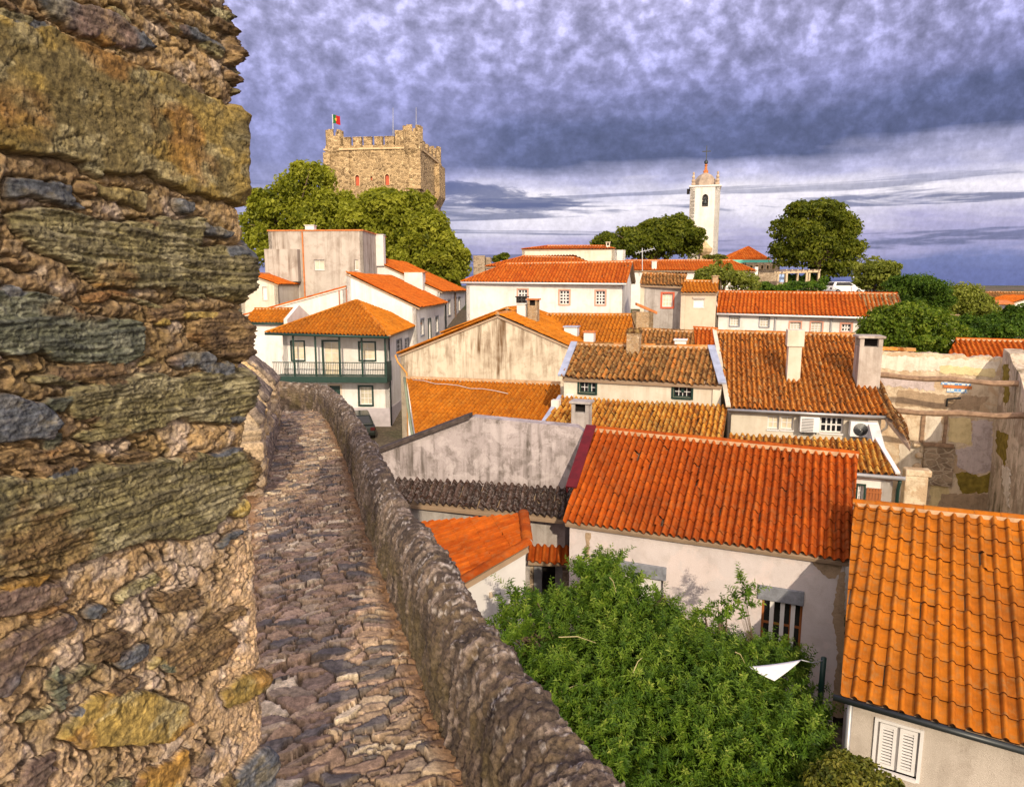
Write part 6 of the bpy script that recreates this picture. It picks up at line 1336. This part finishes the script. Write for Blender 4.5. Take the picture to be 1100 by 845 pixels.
A1, A2, AI, AX, AY = voro((SS + .03 * big_) / .11, (ZZ + .35 * SS) / .07, 131, 1.); facet = ((SS + .03 * big_) / .11 - AX) * (np.modf(AI * 33.3)[0] - .5) + ((ZZ + .35 * SS) / .07 - AY) * (np.modf(AI * 71.9)[0] - .5) + .5 * AI
grn2 = fbm(SS * 190, ZZ * 190, None, 3, 127, .7)
rgh = fbm(SS * 28, ZZ * 28, None, 5, 113, .62); big_ = fbm(SS * 5, ZZ * 5, None, 4, 114)
gra = fbm(SS * 90, ZZ * 90, None, 3, 115)
F1, F2, IDm, _, _ = voro(SS / .026 + 1.6 * big_, ZZ / .017 + .8 * rgh, 121); peb = sstep(.03, .25, F2 - F1) * (IDm > .4)
pit = sstep(.60, .70, fbm(SS * 38, ZZ * 55, None, 4, 132, .6))
crk3 = 1 - sstep(.0, .02, np.abs(fbm(SS * 3.2 + 20, ZZ * 3.2, None, 5, 134, .62) - .5))
hm = .024 * (big_ - .5) + .012 * (rgh - .5) + .003 * peb * IDm + .013 * (fbm(SS * 11 + ZZ * 5, ZZ * 16 - SS * 9, None, 4, 133, .6) - .5) - .018 * crk3 + .007 * (gra - .5) + .006 * (grn2 - .5) - .010 * pit
sch = (kind == OLI) | (kind == GRN) | (kind == SLA) | (kind == BRN)
hs = (prot / 1000 * .75) * sstep(0, 1.8, best) + np.where(kind == OC, .014 * (big_ - .5) + .005 * (rgh - .5) - .004 * crk + .010 * (facet - .4), np.where(kind == SLA, .014 * (terr(bed, 6) - .5) + .004 * (rgh - .5) + .008 * (big_ - .5) + .006 * facet, .034 * (terr(bed, 8) - .5) + .010 * (bed2 - .5) + .012 * (big_ - .5) + .009 * (facet - .4) - .006 * crk)) + .005 * (gra - .5) + .003 * (grn2 - .5)
crev = np.exp(-np.clip(-best, 0, None) / 2.2) * (.5 + .9 * fbm(SS * 7, ZZ * 7, None, 3, 117)) * .034
H = np.where(inside, hs + .004, hm - np.where(best > -14, crev, 0))
sil = sstep(-.12, .0, SS); H = H + sil * (.035 * (fbm(SS * 0 + 3, ZZ * 7, None, 4, 118) - .5)) + sil * .03 * np.where(inside, sstep(0, 12, best), -.3)
P3 = np.stack([BX + NX * H, BY + NY * H, ZZ + 0 * H], -1)
basec = np.array([(.29, .205, .058), (.075, .082, .095), (.21, .18, .085), (.125, .13, .085), (.19, .125, .06)])
alt = np.array([(.15, .12, .055), (.13, .13, .13), (.105, .09, .055), (.065, .07, .06), (.10, .065, .04)])
alt2 = np.array([(.36, .31, .17), (.19, .16, .10), (.34, .30, .18), (.22, .22, .16), (.30, .20, .09)])
m1 = sstep(.42, .62, fbm(SS * 7 + 3, ZZ * 9, None, 5, 119, .62))[..., None]; m2 = sstep(.52, .68, fbm(SS * 13, ZZ * 22, None, 5, 120, .6))[..., None]
kidx = np.clip(kind, 0, 4); mb_ = np.where(sch, sstep(.35, .65, bed), m1[..., 0])[..., None]
cs_ = basec[kidx] + (alt[kidx] - basec[kidx]) * mb_ * .85; cs_ = cs_ + (alt2[kidx] - cs_) * m2 * .6
rust = sstep(.60, .72, fbm(SS * 4, ZZ * 5, None, 4, 122))[..., None]; cs_ = cs_ + (np.array([.27, .11, .02]) - cs_) * rust * np.where(kind == OC, .5, .3)[..., None]
cs_ = cs_ * (.55 + .9 * gra[..., None]) * (1 - .35 * crk[..., None] * (kind == OC)[..., None]) * (.6 + .8 * bed2[..., None])
cs_ = cs_ * (.86 + .28 * np.modf(sid * .618)[0])[..., None] * (.62 + .76 * rgh[..., None])
tone = sstep(.4, .6, fbm(SS * 2.6, ZZ * 2.2 + 7, None, 3, 123))[..., None]
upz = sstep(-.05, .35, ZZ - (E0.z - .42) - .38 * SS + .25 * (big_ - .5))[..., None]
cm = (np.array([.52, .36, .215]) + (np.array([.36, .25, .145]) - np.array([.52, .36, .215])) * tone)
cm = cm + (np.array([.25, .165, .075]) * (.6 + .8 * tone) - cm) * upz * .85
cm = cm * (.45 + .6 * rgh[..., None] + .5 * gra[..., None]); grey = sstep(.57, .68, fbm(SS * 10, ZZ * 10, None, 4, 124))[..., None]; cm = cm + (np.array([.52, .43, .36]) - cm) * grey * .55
brn = sstep(.55, .66, fbm(SS * 8 + 31, ZZ * 8, None, 4, 125))[..., None]; cm = cm + (np.array([.22, .15, .06]) - cm) * brn * .6
pb_ = np.array([(.40, .32, .22), (.22, .17, .12), (.30, .21, .10)])[(IDm * 41 % 3).astype(int)]; cm = cm + (pb_ - cm) * (peb * .3)[..., None]; cm = cm * (1 - .6 * crk3[..., None])
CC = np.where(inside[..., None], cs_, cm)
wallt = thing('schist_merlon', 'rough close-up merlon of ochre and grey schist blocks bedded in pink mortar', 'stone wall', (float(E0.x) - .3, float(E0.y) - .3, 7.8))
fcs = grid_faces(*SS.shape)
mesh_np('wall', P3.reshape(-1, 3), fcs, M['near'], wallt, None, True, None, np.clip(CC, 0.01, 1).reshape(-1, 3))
bk = MB(); bk.box(E0 + wd_ * -1.5 + eN * .1 + Zv * (7.5 - E0.z), wd_ * 1.44, eN * .45, Zv * 4.2); bk.build('core', M['stonewall'], wallt)
# ================================================================= light
EXPOSURE = .10
el, azs = R(25), math.pi - R(6)       # sun behind the camera, slightly left
sdir = Vector((math.sin(azs) * math.cos(el), math.cos(azs) * math.cos(el), math.sin(el)))
sl = bpy.data.lights.new('sun', 'SUN'); sl.energy = 3.8; sl.angle = R(.6); sl.color = (1.0, .84, .62)
so = bpy.data.objects.new('sun', sl); COL.objects.link(so); so.rotation_euler = sdir.to_track_quat('Z', 'Y').to_euler()
wo = bpy.data.worlds.new('World'); sc.world = wo; wo.use_nodes = True; t = wo.node_tree; t.nodes.clear()
N = lambda ty, **k: (lambda x: ([setattr(x, a_, b_) for a_, b_ in k.items()], x)[1])(t.nodes.new(ty)); Lk = t.links.new
out = N('ShaderNodeOutputWorld'); sky = N('ShaderNodeTexSky'); sky.sky_type = 'NISHITA'; sky.sun_disc = False; sky.sun_elevation = el; sky.sun_rotation = azs
bg1 = N('ShaderNodeBackground'); bg1.inputs[1].default_value = .10; Lk(sky.outputs[0], bg1.inputs[0])
bg2 = N('ShaderNodeBackground'); bg2.inputs[1].default_value = 1.0
tc = N('ShaderNodeTexCoord'); sep = N('ShaderNodeSeparateXYZ'); Lk(tc.outputs['Generated'], sep.inputs[0])
def mt(op, a_, b_=0., c_=None):
    m = N('ShaderNodeMath', operation=op)
    for k, v in enumerate((a_, b_) if c_ is None else (a_, b_, c_)):
        if isinstance(v, (int, float)): m.inputs[k].default_value = v
        else: Lk(v, m.inputs[k])
    return m.outputs[0]
def comb(x, y, z):
    c = N('ShaderNodeCombineXYZ')
    for k, v in enumerate((x, y, z)):
        if isinstance(v, (int, float)): c.inputs[k].default_value = v
        else: Lk(v, c.inputs[k])
    return c.outputs[0]
def nz(vec, scale, det, rough=.55, dist=0.):
    x = N('ShaderNodeTexNoise'); x.inputs['Scale'].default_value = scale; x.inputs['Detail'].default_value = det; x.inputs['Roughness'].default_value = rough; x.inputs['Distortion'].default_value = dist; Lk(vec, x.inputs['Vector']); return x.outputs['Fac']
def rmp(fac, stops):
    r = N('ShaderNodeValToRGB'); e = r.color_ramp.elements
    while len(e) < len(stops): e.new(.5)
    for q, (p_, c_) in zip(e, stops): q.position = p_; q.color = (*c_, 1) if hasattr(c_, '__len__') else (c_, c_, c_, 1)
    Lk(fac, r.inputs[0]); return r.outputs[0]
def mx(fac, a_, b_, mode='MIX'):
    m = N('ShaderNodeMix', data_type='RGBA', blend_type=mode)
    for s__, v in ((m.inputs[0], fac), (m.inputs[6], a_), (m.inputs[7], b_)):
        if isinstance(v, (int, float)): s__.default_value = v
        elif isinstance(v, tuple): s__.default_value = (*v, 1)
        else: Lk(v, s__)
    return m.outputs[2]
x_, y_, z_ = sep.outputs; hyp = mt('SQRT', mt('ADD', mt('MULTIPLY', x_, x_), mt('MULTIPLY', y_, y_))); tanel = mt('DIVIDE', z_, mt('MAXIMUM', hyp, .02)); azm = mt('DIVIDE', x_, mt('MAXIMUM', mt('ABSOLUTE', y_), .2))
inv = mt('DIVIDE', 1., mt('ADD', mt('MAXIMUM', z_, 0.), .16)); cp = comb(mt('MULTIPLY', x_, inv), mt('MULTIPLY', y_, inv), 0.)
pf = comb(mt('MULTIPLY', azm, 2.2), mt('MULTIPLY', tanel, 2.6), 0.); puff = nz(pf, 16.0, 5, .55, .1); clump = nz(pf, 3.2, 4, .5, .2); puff2 = nz(cp, 1.6, 4, .5, .3); fine = nz(pf, 60, 4, .65)
band = nz(comb(mt('MULTIPLY', azm, 1.6), mt('MULTIPLY', tanel, 16.), 0.), 1.0, 5, .55, .6); wisp = nz(comb(mt('MULTIPLY', azm, 1.9), mt('MULTIPLY', tanel, 40.), 3.), 1.0, 6, .6, .9)
ew = mt('ADD', tanel, mt('MULTIPLY', mt('SUBTRACT', puff2, .5), .07)); ew = mt('ADD', ew, mt('MULTIPLY', mt('SUBTRACT', band, .5), .05))
ew = mt('SUBTRACT', ew, mt('MULTIPLY', azm, .02))
lo = rmp(mt('MULTIPLY', ew, 2.0), [(0., (.10, .135, .40)), (.035, (.13, .165, .44)), (.07, (.34, .32, .60)), (.12, (.40, .36, .62)), (.17, (.82, .75, .88)), (.23, (.95, .87, .96)), (.28, (.45, .43, .68)), (.34, (.075, .088, .225)), (.42, (.10, .115, .28)), (.52, (.25, .25, .53)), (.64, (.36, .345, .64)), (.80, (.47, .44, .74))])
left = rmp(mt('ADD', mt('MULTIPLY', azm, 1.6), .62), [(0., 1.), (.42, .75), (.62, 0.)])
lc = mx(mt('MULTIPLY', left, .8), lo, rmp(mt('MULTIPLY', tanel, 2.0), [(0., (.22, .23, .52)), (.2, (.23, .24, .54)), (.5, (.28, .28, .58)), (.8, (.44, .42, .72))]))
strk = rmp(wisp, [(.53, 0.), (.60, 1.)]); low = rmp(mt('MULTIPLY', tanel, 4.), [(0., .5), (.1, .8), (.45, .9), (.62, 0.)])
lc = mx(mt('MULTIPLY', mt('MULTIPLY', strk, low), .9), lc, (.075, .09, .24))
mot = mx(1., rmp(puff, [(.34, .60), (.5, .98), (.66, 1.7)]), rmp(clump, [(.3, .72), (.7, 1.3)]), 'MULTIPLY'); hi = rmp(mt('MULTIPLY', tanel, 2.5), [(.30, .12), (.55, .6), (.8, .95)])
lc = mx(hi, lc, mx(1., lc, mot, 'MULTIPLY')); lc = mx(.28, lc, mx(1., lc, rmp(fine, [(.35, .72), (.65, 1.32)]), 'MULTIPLY'))
beh = rmp(mt('ADD', mt('MULTIPLY', y_, -.5), .5), [(.0, 0.), (.42, 0.), (.78, 1.)])
hs_ = N('ShaderNodeHueSaturation'); hs_.inputs['Saturation'].default_value = .88; Lk(lc, hs_.inputs['Color']); lc = hs_.outputs[0]
lc = mx(beh, lc, (2.1, 1.8, 1.6))
dcl = mt('SUBTRACT', mt('ADD', mt('POWER', mt('ABSOLUTE', mt('DIVIDE', mt('ADD', azm, .03), .085)), 2.), mt('POWER', mt('ABSOLUTE', mt('DIVIDE', mt('ADD', mt('ADD', tanel, -.122), mt('MULTIPLY', azm, .09)), .013)), 2.)), mt('MULTIPLY', mt('SUBTRACT', nz(comb(mt('MULTIPLY', azm, 9.), mt('MULTIPLY', tanel, 45.), 1.), 1.0, 6, .65, .5), .42), 7.))
dcf = mt('MULTIPLY', rmp(dcl, [(.0, 1.), (.55, .75), (1., 0.)]), mt('GREATER_THAN', y_, 0.)); lc = mx(mt('MULTIPLY', dcf, .85), lc, (.085, .10, .25))
Lk(lc, bg2.inputs[0]); ms_ = N('ShaderNodeMixShader'); ms_.inputs[0].default_value = .93; Lk(bg1.outputs[0], ms_.inputs[1]); Lk(bg2.outputs[0], ms_.inputs[2]); Lk(ms_.outputs[0], out.inputs[0])
# ================================================================= camera
cd = bpy.data.cameras.new('camera'); cd.sensor_width = 36; cd.lens = F / 1100 * 36; cd.clip_start = .05; cd.clip_end = 12000
co = bpy.data.objects.new('camera', cd); COL.objects.link(co); co.location = EYE; co.rotation_euler = (math.pi / 2 - PITCH, 0, 0); sc.camera = co
sc.view_settings.view_transform = 'Standard'; sc.view_settings.look = 'None'; sc.view_settings.exposure = EXPOSURE; sc.view_settings.gamma = 1
sc.cycles.use_denoising = True; sc.cycles.max_bounces = 6; sc.cycles.diffuse_bounces = 3; sc.cycles.glossy_bounces = 2; sc.cycles.transmission_bounces = 2
